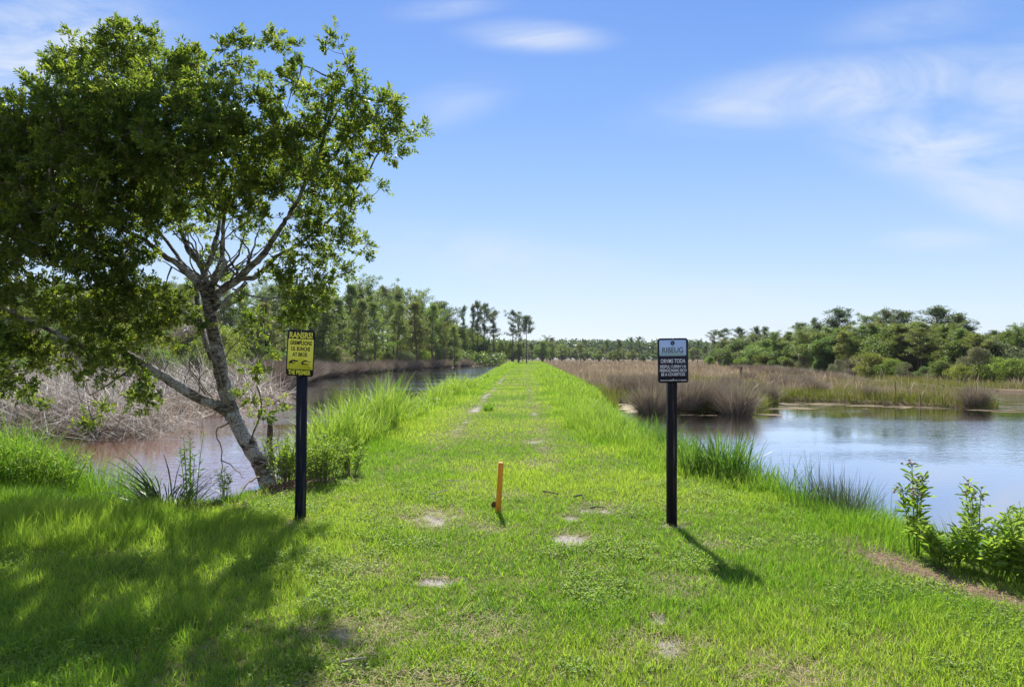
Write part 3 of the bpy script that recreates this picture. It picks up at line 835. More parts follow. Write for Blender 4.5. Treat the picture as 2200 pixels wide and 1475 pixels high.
def broad_meshes(h, wid, mat, z0=.18, nblob=16, leaf=.16, dens=1.0, shape='round'):
    tr = MB(); cr = MB()
    blobs = []
    for i in range(nblob):
        a = rng.uniform(0, 6.283); u = rng.random()
        z = h * (z0 + (1 - z0) * (.15 + .75 * u))
        rr = wid * (.5 if shape == 'round' else .55) * math.sqrt(max(.05, 1 - (2 * (u - .38)) ** 2 * .72)) * math.sqrt(rng.random())
        c = np.array([math.cos(a) * rr, math.sin(a) * rr, z]); r = wid * rng.uniform(.15, .27)
        blobs.append((c, r))
    blobs.append((np.array([0, 0, h * .88]), wid * .2))
    for c, r in blobs:
        n = int(420 * dens)
        d = rdir(n); p = c + d * (r * (.55 + .5 * rng.random(n)))[:, None] * np.array([1, 1, .8])
        add_leaves(cr, p, norm(d * .6 + rdir(n)), leaf * rng.uniform(.7, 1.3, n), leaf * .55, np.clip(rng.uniform(.25, .75) + rng.normal(0, .22, n), 0, 1))
        mid = np.array([c[0] * .35, c[1] * .35, c[2] * .55])
        add_tube(tr, [(c[0] * .04, c[1] * .04, 0), mid, c], np.array([.02, .012, .004]) * h * .6 + .008, 5, cap=False)
    return tr.mesh('trunk', M['pinebark'], True), cr.mesh('crown', mat)


def place_tree(name, meshes, x, y, hscale, label, cat, group, wscale=None):
    w = hscale if wscale is None else wscale
    t = thing(name, label, cat, (x, y, H1(x, y) - .05), rng.uniform(0, 6.28), group)
    t.scale = (w, w, hscale)
    for me, nm in zip(meshes, ('trunk', 'crown')):
        link(nm, me, t)
    return t


P_CONE = [pine_meshes(12, rng.uniform(.2, .34), 3.1, 'cone', M['pine'], 140) for _ in range(4)]
P_TUFT = [pine_meshes(14, rng.uniform(.42, .56), 2.3, 'tuft', M['pine_blue'], 84) for _ in range(5)]
P_MID = [pine_meshes(13, rng.uniform(.28, .5), 3.0, 'tuft', M['pine'], 120) for _ in range(5)]
P_UMB = [pine_meshes(12, rng.uniform(.55, .68), 3.1, 'umbrella', M['pine_blue'], 90) for _ in range(4)]
B_GRN = [broad_meshes(6, 4.6, M['broad'], .12, 18, .2) for _ in range(3)]
B_YEL = [broad_meshes(4, 4.4, M['yellowgreen'], .02, 18, .15) for _ in range(3)]
B_GRY = [broad_meshes(5, 4.2, M['greygreen'], .06, 16, .17, .8) for _ in range(2)]
B_BRN = [broad_meshes(3, 3.2, M['dead'], .02, 12, .13, .55)]


def tree_at(kind, px, Y, top, label, cat, group, name, wf=1.0):
    meshes, hm = kind[rng.integers(len(kind))], {id(P_CONE): 12, id(P_TUFT): 14, id(P_MID): 13, id(P_UMB): 12, id(B_GRN): 6, id(B_YEL): 4, id(B_GRY): 5, id(B_BRN): 3}[id(kind)]
    x = (px - CX) / F * Y
    h = EYE + (HY - top) / F * Y - H1(x, Y)
    s = h / (hm * 1.03); wf *= rng.uniform(.82, 1.25)
    place_tree(name, meshes, x, Y, s, label, cat, group, s * wf)


# left wood: front pines at the edge
front = [(523, 98, 665), (572, 104, 650), (640, 106, 640), (694, 98, 628), (728, 112, 640), (765, 96, 642), (806, 96, 648), (852, 104, 652), (895, 112, 648), (928, 128, 662)]
for k, (px, Y, top) in enumerate(front):
    Y += 10 * (px > 790)
    tree_at(P_CONE, px, Y, top, 'full pine with a dark bare lower trunk at the edge of the left wood', 'tree', 'edge pines of the left wood', 'pine_tree', 1.05)
prof_x, prof_y = [-150, 100, 350, 500, 600, 700, 780, 850, 900, 950, 985], [610, 605, 612, 618, 612, 612, 604, 620, 630, 655, 690]
for i in range(84):
    px = -150 + 1120 * (i + 2.2 * rng.random() - .6) / 84
    Y = rng.uniform(122, 165)
    top = np.interp(px, prof_x, prof_y) + abs(rng.normal(0, 20))
    kind = (P_MID, P_TUFT, P_CONE)[rng.choice(3, p=[.5, .25, .25])]
    tree_at(kind, px, Y, top, 'slender pine deep in the left wood behind the edge pines', 'tree', 'pines inside the left wood', 'pine_tree', .95)
for i in range(30):
    px = -80 + 560 * (i + rng.random()) / 30
    Y = rng.uniform(62, 100)
    tree_at((B_GRY, B_YEL, B_BRN, B_GRN)[rng.integers(4)], px, Y, np.interp(rng.random(), [0, 1], [735, 680]), 'scrubby bush on the marsh behind the leaning tree', 'bush', 'bushes behind the leaning tree', 'scrub_bush')
for i in range(12):
    px = -60 + 600 * (i + rng.random()) / 12
    tree_at((B_YEL, B_GRN)[rng.integers(2)], px, rng.uniform(36, 58), rng.uniform(742, 768), 'low green shrub growing out of the dead brush behind the leaning tree', 'bush', 'green shrubs in the dead brush', 'brush_shrub', .8)
for i in range(34):
    px = 480 + 500 * (i + rng.random()) / 34
    Y = np.interp(px, [480, 700, 860, 915, 1000], [88, 92, 124, 152, 176]) + rng.uniform(0, 14)
    tree_at((B_YEL, B_GRN, B_GRY)[rng.integers(3)], px, Y, (rng.uniform(738, 758) if px < 840 else rng.uniform(722, 750)), 'low green understorey bush below the left pines', 'bush', 'understorey bushes of the left wood', 'understorey_bush')
for i in range(30):
    px = 890 + 225 * (i + rng.random()) / 30
    Y = np.interp(px, [890, 1000, 1115], [152, 186, 198]) + rng.uniform(0, 22)
    top = np.interp(px, [890, 960, 1020, 1080, 1120], [668, 688, 708, 722, 735]) + rng.uniform(0, 14)
    tree_at((B_GRN, B_YEL, P_MID)[rng.choice(3, p=[.5, .2, .3])], px, Y, top, 'young green tree in the lower right end of the left wood', 'tree', 'young trees at the end of the left wood', 'young_tree', .8)
tall = [(958, 168, 650, P_UMB, 'dark bushy pine rising above the right end of the left wood', 1.0), (996, 192, 658, P_TUFT, 'lone thin pine, first left of the tall open cluster', .75),
        (1016, 194, 658, P_TUFT, 'tall bare pine on the left side of the open cluster', .8), (1027, 192, 648, P_TUFT, 'tallest pine of the open cluster beside the canal end', .85),
        (1041, 196, 655, P_TUFT, 'tall bare pine on the right of the tallest cluster pine', .8), (1061, 193, 668, P_TUFT, 'thin pine with a drooping side crown, last of the open cluster', .9),
        (1101, 190, 667, P_TUFT, 'tall thin bare pine standing alone left of the path end', .75), (1114, 195, 678, P_TUFT, 'small crowned thin pine between two taller path-end trees', .6),
        (1131, 186, 679, P_UMB, 'dark bushy broad tree by the far end of the path', .95)]
for px, Y, top, kind, lab, wf in tall:
    tree_at(kind, px, Y, top, lab, 'tree', None, 'tall_pine', wf)
tree_at(B_GRN, 1166, 215, 730, 'rounded light green tree just right of the far end of the path', 'tree', None, 'round_tree', .9)
# far line across the centre
for i in range(60):
    px = 1120 + 440 * (i + 2 * rng.random() - .5) / 60
    Y = rng.uniform(240, 400)
    top = np.interp(px, [1120, 1180, 1250, 1310, 1400, 1560], [728, 727, 732, 742, 746, 742]) + rng.uniform(-3, 20)
    tree_at((B_GRN, P_MID, P_UMB)[rng.choice(3, p=[.3, .5, .2])], px, Y, top, 'small distant tree in the far line between the path and the right wood', 'tree', 'trees of the far centre line', 'distant_tree', 1.2)
for px, top, lab in ((1303, 733, 'dark flat crowned distant pine standing out left of the white sign'), (1331, 731, 'distant pine right of the dark flat crowned one'),
                     (1357, 725, 'left one of two thin distant pines beside the white sign'), (1373, 723, 'right one of two thin distant pines beside the white sign')):
    tree_at(P_UMB if top > 730 else P_TUFT, px, 250, top, lab, 'tree', None, 'distant_pine', .8)

# right wood
def ybush(px): return float(np.interp(px, [1500, 1600, 1700, 1800, 1900, 2000, 2060, 2150, 2300], [160, 118, 90, 74, 64, 56, 50.5, 48.5, 48]))
crowns = [(1498, 731, P_TUFT, .7, 'tiny thin pine at the left end of the right wood'), (1513, 742, P_UMB, .8, 'low dark pine at the left end of the right wood'),
          (1534, 712, P_TUFT, .9, 'thin tall pine, first tall one from the left of the right wood'), (1557, 706, P_TUFT, 1.2, 'full topped pine second from the left of the right wood'),
          (1586, 706, P_UMB, .9, 'broad round pine crown over the left part of the right wood'), (1621, 704, P_UMB, .7, 'left of two small round pine heads in the right wood'),
          (1644, 704, P_UMB, .7, 'right of two small round pine heads in the right wood'), (1719, 696, P_UMB, 1, 'dark pine left of the thin round headed pine in the right wood'),
          (1742, 686, P_TUFT, .8, 'thin round headed pine left of the big umbrella pine'), (1762, 698, P_UMB, .9, 'dark dense pine under the big umbrella pine, left side'),
          (1797, 666, P_UMB, 1.15, 'big umbrella shaped pine rising alone over the right wood'), (1860, 680, P_MID, 1.0, 'pale thin crowned tree between umbrella pine and dark oak'),
          (1899, 668, P_UMB, .75, 'flat topped pine just left of the big dark round tree'), (1945, 672, P_UMB, 1.25, 'big dark round tree in the middle of the right wood'),
          (2004, 664, P_UMB, 1.2, 'wide spreading flat pine crown, highest on the right side'), (2049, 680, P_UMB, 1.0, 'dark spreading pine right of the widest flat crown'),
          (2076, 704, P_UMB, .9, 'dark sloping pine at the right shoulder of the wood'), (2131, 712, P_UMB, .8, 'small dark pine above the gap at far right'),
          (2185, 708, P_MID, 1.1, 'dense green pine at the right edge of the picture'), (2225, 690, P_UMB, 1.0, 'tall pine cut by the right edge of the picture')]
for px, top, kind, wf, lab in crowns:
    tree_at(kind, px, ybush(px) + 22, top, lab, 'tree', None, 'wood_tree', wf * 1.3)
for i in range(64):
    px = 1540 + 560 * (i + rng.random()) / 64
    top = np.interp(px, [1540, 1600, 1680, 1760, 1840, 1950, 2040, 2100], [736, 720, 711, 702, 694, 688, 690, 718]) + abs(rng.normal(0, 14))
    tree_at((P_MID, P_CONE, B_GRN)[rng.choice(3, p=[.45, .37, .18])], px, ybush(px) + rng.uniform(7, 18), top, 'mid height green tree filling the right wood under the tall crowns', 'tree', 'mid height trees of the right wood', 'wood_tree', 1.45)
for i in range(16):
    px = 2085 + 185 * (i + rng.random()) / 16
    tree_at((P_MID, B_GRN, B_GRY)[rng.integers(3)], px, ybush(px) + rng.uniform(7, 18), rng.uniform(704, 735), 'mid height tree behind the bushes at far right', 'tree', 'mid height trees at far right', 'wood_tree', 1.2)
bush = [(1595, 768, B_YEL), (1640, 764, B_YEL), (1690, 770, B_GRN), (1725, 766, B_GRY), (1760, 772, B_GRN), (1800, 772, B_GRY), (1835, 768, B_BRN), (1872, 762, B_YEL), (1912, 772, B_YEL),
        (1945, 778, B_GRY), (1985, 788, B_GRN), (2020, 775, B_GRN), (2062, 786, B_YEL), (2095, 745, B_GRY), (2135, 768, B_YEL), (2178, 772, B_YEL), (2215, 765, B_GRN), (2250, 770, B_YEL),
        (1560, 770, B_GRN), (1525, 768, B_YEL), (1660, 775, B_GRN), (1610, 774, B_GRY)]
for px, top, kind in bush:
    nm = {id(B_YEL): 'yellow green', id(B_GRN): 'dark green', id(B_GRY): 'grey green', id(B_BRN): 'brown bare'}[id(kind)]
    tree_at(kind, px, ybush(px) + rng.uniform(.5, 3), top - 3, nm + ' bush at the foot of the right wood beside the marsh', 'bush', nm + ' bushes at the foot of the right wood', 'waterside_bush', 1.15)

# woods too far to count, closing the horizon
def far_wood():
    mb = MB()
    n = 90000
    x = rng.uniform(-480, 480, n); y = 470 + rng.uniform(0, 60, n)
    top = 8.5 + 5 * fbm(x * .05, y * .05, 80) + 2.5 * vnoise(x * .25, y * .25, 81)
    z = rng.random(n) ** .6 * top
    p = np.stack([x, y, z], 1)
    add_leaves(mb, p, rdir(n), rng.uniform(1.4, 2.6, n), 1.3, np.clip(fbm(x * .08, z * .2, 82) + rng.normal(0, .15, n), 0, 1))
    tag(mb.build('far_woods', M['pine_blue']), 'continuous dark wood closing the horizon behind the marshes', 'woods', kind='stuff')
    mb = MB()
    n = 26000
    x = rng.uniform(-150, -2, n); y = 168 + rng.uniform(0, 40, n)
    z = rng.random(n) * (6 + 4 * fbm(x * .1, y * .1, 83)) * np.clip((4 - x) / 40, .35, 1)
    add_leaves(mb, np.stack([x, y, z], 1), rdir(n), rng.uniform(.5, .9, n), .45, np.clip(fbm(x * .1, z * .2, 84) + rng.normal(0, .15, n), 0, 1))
    tag(mb.build('wood_interior', M['broad']), 'dark leafy depth of the left wood behind its pines', 'woods', kind='stuff')
    mb = MB()
    n = 16000
    px = rng.uniform(1560, 2330, n)
    yb = np.interp(px, [1500, 1600, 1700, 1800, 1900, 2000, 2060, 2150, 2300], [160, 118, 90, 74, 64, 56, 50.5, 48.5, 48]) + rng.uniform(20, 34, n)
    x = (px - CX) / F * yb
    z = rng.random(n) * (3.0 + 1.8 * fbm(x * .2, yb * .2, 85))
    add_leaves(mb, np.stack([x, yb, z], 1), rdir(n), rng.uniform(.25, .5, n), .24, np.clip(fbm(x * .3, z * .5, 86) + rng.normal(0, .15, n), 0, 1))
    tag(mb.build('right_wood_interior', M['pine_blue']), 'dark leafy depth of the right wood behind its trees', 'woods', kind='stuff')


far_wood()

# ------------------------------------------------------------------ the leaning tree
def hero():
    root = thing('leaning_tree', 'large leaning wax myrtle with lichen covered trunk and dense glossy crown on the canal bank', 'tree', (*[float(k) for k in pt(566, 1024, 10.3)[:2]], -.2))
    off = np.array(root.location)
    bk = MB(); lf = MB(); tw = MB()
    nodes = []; limbs = []
    adj = lambda px, Y: Y - 1.35 * min(1.0, max(0.0, (px - 585) / 290))
    def limb(pl, r0, r1, sides=10, mb=bk):
        p = smooth([pt(q[0], q[1], adj(q[0], q[2])) for q in pl], 5)
        p = p + rng.normal(0, .006, p.shape)
        rad = np.linspace(r0, r1, len(p)) * (1 + rng.normal(0, .03, len(p)))
        add_tube(mb, p - off, rad, sides, wob=.035)
        nodes.extend(p[len(p) // 4:] if r0 < .1 else p[-2:])
        return p
    limb([(580, 1050, 10.3), (572, 1026, 10.3), (553, 985, 10.3), (528, 943, 10.3), (505, 900, 10.3), (488, 850, 10.2), (475, 800, 10.1), (466, 750, 10.05), (455, 700, 10), (448, 650, 10), (450, 625, 10)], .135, .075, 14)
    limb([(448, 655, 10), (425, 605, 9.9), (385, 570, 9.75), (350, 547, 9.6), (300, 510, 9.4), (230, 480, 9.1), (140, 430, 8.8)], .06, .015)
    limb([(449, 640, 10), (436, 578, 10.15), (410, 543, 10.3), (397, 520, 10.4), (388, 490, 10.5), (370, 430, 10.6), (340, 330, 10.6), (290, 210, 10.5)], .055, .012)
    limb([(437, 582, 10.15), (454, 554, 10.3), (459, 530, 10.4), (468, 495, 10.5), (478, 420, 10.7), (470, 300, 10.8), (450, 200, 10.7)], .045, .01)
    limb([(450, 635, 10), (458, 608, 9.9), (473, 590, 9.85), (483, 565, 9.8), (476, 540, 9.7), (482, 470, 9.5), (500, 370, 9.3), (505, 220, 9.2)], .05, .01)
    limb([(455, 645, 10), (483, 618, 9.95), (510, 602, 9.9), (534, 576, 9.85), (565, 549, 9.8), (584, 520, 9.75), (602, 492, 9.7), (625, 455, 9.65), (670, 370, 9.6), (710, 250, 9.5), (725, 150, 9.5)], .065, .012)
    limb([(520, 598, 9.9), (549, 595, 10.1), (575, 571, 10.25), (596, 549, 10.4), (632, 530, 10.5), (700, 480, 10.7), (770, 400, 10.8), (830, 300, 10.8)], .04, .01)
    limb([(462, 662, 9.98), (483, 648, 9.8), (503, 630, 9.7), (528, 608, 9.6)], .035, .028)
    limb([(455, 770, 10.15), (432, 700, 10.5), (425, 655, 10.6), (419, 612, 10.65), (402, 580, 10.7), (360, 520, 10.9), (280, 420, 11), (180, 300, 11), (130, 200, 11)], .05, .012)
    limb([(508, 905, 10.3), (478, 878, 10.15), (430, 855, 10.05), (390, 832, 9.95), (350, 808, 9.85), (310, 785, 9.75), (275, 763, 9.68), (260, 751, 9.65)], .085, .058, 12)
    limb([(262, 752, 9.65), (240, 746, 9.6), (215, 751, 9.5), (185, 747, 9.35), (155, 735, 9.2), (90, 700, 9), (0, 660, 8.7), (-90, 600, 8.5)], .05, .01)
    limb([(263, 754, 9.65), (256, 735, 9.7), (235, 708, 9.8), (205, 690, 9.9), (150, 655, 10), (80, 600, 10.1), (-20, 520, 10.1)], .04, .01)
    limb([(300, 780, 9.72), (270, 800, 9.5), (225, 830, 9.3), (190, 850, 9.2)], .02, .006, 6)
    limb([(215, 751, 9.5), (150, 770, 9.4), (80, 790, 9.3), (20, 800, 9.2)], .018, .005, 6)
    limb([(535, 955, 10.25), (560, 880, 9.9), (552, 820, 9.7), (545, 770, 9.6)], .016, .005, 6)
    limb([(500, 620, 9.95), (560, 640, 9.7), (620, 640, 9.5), (660, 660, 9.4)], .016, .005, 6)
    # bare dead twigs and hanging roots about the lower fork
    nod0 = len(nodes)
    for pl, r0 in (([(490, 905, 10.2), (465, 925, 10), (474, 960, 9.9), (478, 1000, 9.8), (470, 1020, 9.8)], .014), ([(476, 985, 9.9), (510, 1010, 9.7), (525, 1030, 9.6)], .008),
                   ([(480, 880, 10.1), (440, 900, 10), (430, 940, 9.9)], .008), ([(470, 880, 10.1), (430, 820, 9.9), (395, 780, 9.7), (360, 745, 9.6)], .012), ([(440, 845, 10), (410, 790, 10.2), (415, 740, 10.3)], .012),
                   ([(428, 815, 9.9), (450, 790, 9.8), (460, 770, 9.8)], .007), ([(400, 785, 9.8), (385, 740, 9.8), (390, 720, 9.8)], .006), ([(555, 1020, 10), (530, 1040, 9.6), (505, 1080, 9.2)], .016),
                   ([(560, 1000, 10.2), (590, 975, 10.1), (600, 920, 10.0)], .01), ([(470, 780, 10), (520, 720, 9.8), (545, 690, 9.7)], .012), ([(455, 700, 9.9), (500, 690, 9.7), (540, 720, 9.6), (550, 760, 9.6)], .008),
                   ([(350, 808, 9.8), (330, 760, 9.7), (300, 730, 9.6)], .008), ([(492, 860, 10.1), (450, 750, 9.9), (430, 690, 9.9)], .012)):
        p = smooth([pt(*q) for q in pl], 4); p = p + rng.normal(0, .012, p.shape)
        add_tube(tw, p - off, np.linspace(r0, r0 * .35, len(p)), 6)
    for k in range(22):
        a0 = [(470, 880), (430, 855), (390, 832), (485, 850), (460, 740), (350, 808), (500, 900), (320, 790)][k % 8]
        ex = a0[0] + rng.uniform(-90, 70); ey = a0[1] + rng.uniform(-110, 40); dY = rng.uniform(-.5, .5)
        p = smooth([pt(a0[0], a0[1], 10.1), pt(.5 * (a0[0] + ex) + rng.normal(0, 10), .5 * (a0[1] + ey) + rng.normal(0, 8), 10.1 + dY * .5), pt(ex, ey, 10.1 + dY)], 5) + rng.normal(0, .012, (11, 3))
        add_tube(tw, p - off, np.linspace(rng.uniform(.005, .011), .002, len(p)), 5)
    # crown volume: lobes seen in the photograph, each at a depth of its own (px, py, r px, Y, density)
    lobes = [(110, 165, 55, 10.8, 1), (175, 140, 65, 10.6, 1.1), (255, 110, 60, 10.2, 1.1), (258, 62, 22, 10.2, .8), (330, 150, 75, 10, 1.2), (400, 170, 60, 9.8, 1.1), (420, 130, 25, 9.8, .7), (500, 120, 36, 9.6, .9), (522, 100, 16, 9.6, .7),
             (545, 185, 38, 9.6, .8), (592, 105, 20, 9.5, .8), (625, 150, 42, 9.5, .8), (690, 200, 70, 9.5, .9), (722, 100, 34, 9.5, .8), (735, 150, 36, 9.5, .8), (770, 260, 70, 9.8, .9), (830, 230, 38, 10.2, .8), (860, 280, 42, 10.4, .8),
             (830, 330, 45, 10.4, .8), (700, 330, 100, 9.8, 1), (770, 410, 55, 10.4, .85), (730, 480, 55, 10.5, .8), (760, 520, 32, 10.6, .7), (690, 540, 40, 10.5, .6), (640, 430, 75, 10, .9), (560, 390, 95, 9.6, 1), (600, 280, 80, 9.4, 1),
             (480, 250, 95, 9.1, 1.2), (430, 330, 120, 9.0, 1.1), (330, 270, 110, 9.0, 1.2), (220, 260, 120, 9.2, 1.2), (240, 380, 120, 8.9, 1.1), (110, 280, 100, 9.4, 1.2), (20, 300, 90, 9.5, 1.2), (-70, 330, 110, 9.6, 1.1), (110, 400, 120, 9.2, 1.1),
             (-20, 430, 120, 9.4, 1.1), (60, 510, 100, 9, 1.05), (180, 500, 95, 8.9, 1.05), (-80, 540, 100, 9.2, 1), (290, 460, 75, 9, 1), (370, 430, 75, 9.1, .95), (470, 420, 70, 9.5, .85), (420, 470, 45, 10.5, .6),
             (290, 560, 60, 9.2, 1), (210, 590, 80, 9.1, 1), (100, 610, 95, 9, 1), (10, 600, 100, 9, 1.1), (320, 640, 65, 9.4, .9), (350, 690, 55, 9.3, 1), (290, 690, 50, 9.5, .8), (230, 670, 70, 9.4, .8), (150, 690, 75, 9, .8), (40, 690, 85, 8.9, .9),
             (-60, 660, 90, 8.9, 1), (400, 700, 40, 9.5, .8), (250, 820, 70, 9.2, 1.1), (190, 870, 62, 9.1, 1), (310, 850, 42, 9.3, .9), (230, 760, 60, 9.3, .8), (80, 780, 70, 9.1, .8), (140, 820, 60, 9.2, .8), (10, 760, 65, 9, .8), (40, 850, 50, 9.1, .6),
             (590, 640, 62, 9.6, 1), (645, 650, 50, 9.4, 1.1), (620, 600, 45, 9.8, .7), (560, 700, 40, 9.6, .6), (640, 700, 30, 9.5, .7), (680, 610, 34, 10, .6), (745, 580, 24, 10.5, .6), (550, 790, 36, 9.6, .9), (540, 840, 26, 9.7, .6), (580, 880, 28, 9.9, .6),
             (460, 560, 60, 10.4, .3), (550, 495, 50, 10.4, .3), (520, 450, 60, 10.0, .6), (400, 650, 50, 10.4, .4), (650, 350, 60, 10.8, .6), (340, 390, 90, 10.6, .4), (180, 420, 110, 10.8, .35), (20, 380, 110, 11, .35), (640, 520, 55, 10.2, .7), (700, 580, 45, 10.2, .7)]
    # fan of thin bare branches in the open fork
    nn0 = len(nodes)
    for k in range(26):
        a0 = [(449, 640), (436, 580), (456, 600), (474, 590), (484, 618), (520, 600), (425, 605), (437, 560), (534, 576)][k % 9]
        ex = a0[0] + rng.uniform(-120, 130); ey = a0[1] - rng.uniform(50, 130); dY = rng.uniform(-.6, .7)
        p = smooth([pt(a0[0], a0[1], 10), pt(a0[0] * .55 + ex * .45 + rng.normal(0, 9), a0[1] * .45 + ey * .55 + 8, 10 + dY * .5), pt(ex, ey, 10 + dY)], 5) + rng.normal(0, .01, (11, 3))
        add_tube(bk, p - off, np.linspace(rng.uniform(.012, .026), .006, len(p)), 6)
        nodes.extend(p[-3:])
    tips = []
    for px, py, r, Y, dn in lobes:
        Y = adj(px, Y) - .65 * float(sstep(430, 300, py)); c = pt(px, py, Y); rm = r / F * Y
        vol = (rm ** 2) * 2.6 + rm ** 3 * 3
        n = max(4, int(vol * (39 if py < 560 else 35 if py < 715 else 33) * dn))
        d = rdir(n) * (rng.random(n) ** (1 / 2.4))[:, None] * np.array([1, 1.25, .95]) * rm
        q = c + d      # twigs gather in clumps with gaps of sky between them
        kp = fbm(q[:, 0] * 1.7 + q[:, 1] * .9, q[:, 2] * 1.9 - q[:, 1] * .6, 90, 2) > (.31 if r > 45 else .12)
        q = q[kp]
        tips.append(np.c_[q, np.full(len(q), dn)])
    tips = np.concatenate(tips)
    P = np.array(nodes)
    src = tips[:, :3]
    dmin = np.min(np.linalg.norm(src[:, None] - P[None], axis=2), axis=1)
    order = np.argsort(dmin)
    buf = np.zeros((len(P) + len(src) * 8, 3)); buf[:len(P)] = P; cnt = len(P)
    parent_path = np.full(len(buf), -1); paths = []
    for i in order:
        q = src[i]
        dv = q - buf[:cnt]
        dist = np.linalg.norm(dv, axis=1) + .25 * np.maximum(-dv[:, 2], 0)
        j = int(np.argmin(dist)); a = buf[j]
        L = np.linalg.norm(q - a)
        if L < .06: continue
        k = int(np.clip(L / .13, 2, 7)); t = (np.arange(k) + 1) / k
        sag = np.array([0, 0, .12 * L]) * rng.uniform(-.6, 1)
        seg = a + (q - a) * t[:, None] + (t * (1 - t))[:, None] * 2 * sag + rng.normal(0, .014, (k, 3)) * (1 - t)[:, None]
        paths.append([np.concatenate([[a], seg]), parent_path[j], 1])
        buf[cnt:cnt + k] = seg; parent_path[cnt:cnt + k] = len(paths) - 1; cnt += k
    for k in range(len(paths) - 1, -1, -1):
        if paths[k][1] >= 0: paths[paths[k][1]][2] += paths[k][2]
    for p, par, w in paths:
        r0 = .0035 * w ** .48
        add_tube(bk if w > 4 else tw, p - off, np.linspace(r0, max(.0028, r0 * .45), len(p)), 5, cap=False)
    # leaves: rosettes on twiglets about every tip
    ends = np.array([p[-1] for p, _, _ in paths]); dirs = norm(np.array([p[-1] - p[-2] for p, _, _ in paths]))
    m = len(ends)
    nt, nl = 8, 15
    td = norm(dirs[:, None] * .6 + rng.normal(size=(m, nt, 3)) * .7 + np.array([0, 0, .28]))
    tl = rng.uniform(.05, .2, (m, nt))
    tb = ends[:, None] + rng.normal(0, .035, (m, nt, 3))
    s = (np.arange(nl) + .5) / nl
    base = tb[:, :, None] + td[:, :, None] * (tl[..., None] * (.25 + .75 * s))[..., None]
    ax = norm(rng.normal(size=(m, nt, nl, 3)))
    ax = norm(ax - td[:, :, None] * np.sum(ax * td[:, :, None], -1, keepdims=True))
    ld = norm(td[:, :, None] * (.35 + .75 * s)[None, None, :, None] + ax * .8)
    keep = rng.random((m, nt, nl)) < .93
    tone = np.repeat(np.clip(rng.normal(.45, .25, (m, nt)), 0, 1)[..., None], nl, 2)
    b_ = base[keep]; n = len(b_)
    add_leaves(lf, b_ - off, ld[keep], rng.uniform(.042, .08, n), rng.uniform(.015, .024, n), np.clip(tone[keep] + rng.normal(0, .15, n), 0, 1), up=.9)
    bk.build('trunk', M['bark'], root, True)
    tw.build('twigs', M['twig'], root, True)
    lf.build('crown', M['myrtle'], root)
    print('hero tips', m, 'leaves', n)


hero()

# ------------------------------------------------------------------ small plants by the banks
def leafy(name, label, cat, x, y, nstem, hgt, spread, leaf, mat, flowers=0, group=None, leafw=.28, nl=22, droop=0.0):
    z = H1(x, y)
    root = thing(name, label, cat, (x, y, z), 0, group)
    st = MB(); lf = MB()
    for i in range(nstem):
        a = rng.uniform(0, 6.283); r = spread * math.sqrt(rng.random())
        b = np.array([math.cos(a) * r * .35, math.sin(a) * r * .35, 0]); h = hgt * rng.uniform(.6, 1.05)
        top = np.array([math.cos(a) * r, math.sin(a) * r, h])
        zoff = H1(x + b[0], y + b[1]) - z
        b[2] = zoff - .03
        p = smooth([b, (b + top) / 2 + np.array([0, 0, .12 * h]), top], 6)
        add_tube(st, p, np.linspace(.006, .002, len(p)) * (hgt / .6) ** .5, 5, cap=False)
        t = rng.uniform(.12, 1, nl) ** .8
        idx = t * (len(p) - 1); i0 = np.minimum(idx.astype(int), len(p) - 2); f = (idx - i0)[:, None]
        P = p[i0] * (1 - f) + p[i0 + 1] * f
        aa = np.arange(nl) * 2.4 + rng.uniform(0, 6)
        el = rng.uniform(.1, .9, nl) - droop
        D = np.stack([np.cos(aa) * np.cos(el), np.sin(aa) * np.cos(el), np.sin(el)], 1)
        L = leaf * rng.uniform(.6, 1.25, nl) * (1.1 - .45 * t)
        add_leaves(lf, P, D, L, L * leafw, up=1.2)
        for _ in range(flowers):
            c = top + rng.normal(0, .03, 3) + np.array([0, 0, -.03])
            add_tube(st, [top * .7 + p[-3] * .3, c], [.0018, .0012], 4, cap=False)
            fl = MB(); add_tube(fl, [c, c + [0, 0, .006], c + [0, 0, .016], c + [0, 0, .022]], [.004, .011, .012, .005], 8)
            fl.build('flower_head', M['bloom'], root)
    st.build('stem', M['twig'] if cat == 'shrub' else M['weed'], root)
    lf.build('foliage', mat, root)
    return root


for px, py, Y, ns, h, sp, lab in ((612, 1020, 9.25, 16, .62, .3, 'leafy light green shrub between the leaning trunk and the blue sign post'),
                              (695, 1020, 9.3, 20, .6, .34, 'leafy light green shrub just right of the blue sign post'),
                              (752, 1000, 10.0, 12, .5, .28, 'small leafy shrub beside the tall canal grass'),
                              (655, 1010, 9.9, 14, .62, .3, 'bright leafy shrub partly hidden behind the blue sign post')):
    leafy('leafy_shrub', lab, 'shrub', (px - CX) / F * Y, Y, int(ns * 2.0), h * 1.05, sp * 1.1, .08, M['weed'], 0, 'leafy shrubs by the blue sign post', .27, 40)
leafy('small_sapling', 'slender small leaved sapling rising over the dark drooping blades on the canal bank', 'plant', (408 - CX) / F * 8.3, 8.3, 7, .95, .17, .075, M['cattail'], 0, None, .3, 26)
leafy('small_sapling', 'tiny yellow green sapling between the drooping blades and the trunk', 'plant', (482 - CX) / F * 8.3, 8.3, 7, .45, .1, .085, M['weed'], 0, None, .24, 16)
for px, Y, hh, lab in ((60, 8.9, .62, 'broad leaved bank weed at the left end of the canal bank'), (130, 9.0, .5, 'bushy bank weed, second from the left picture edge'), (10, 9.1, .55, 'leafy bank weed cut by the left picture edge')):
    leafy('bank_weed', lab, 'plant', (px - CX) / F * Y, Y, 14, hh, .35, .11, M['weed'], 0, None, .2, 20)
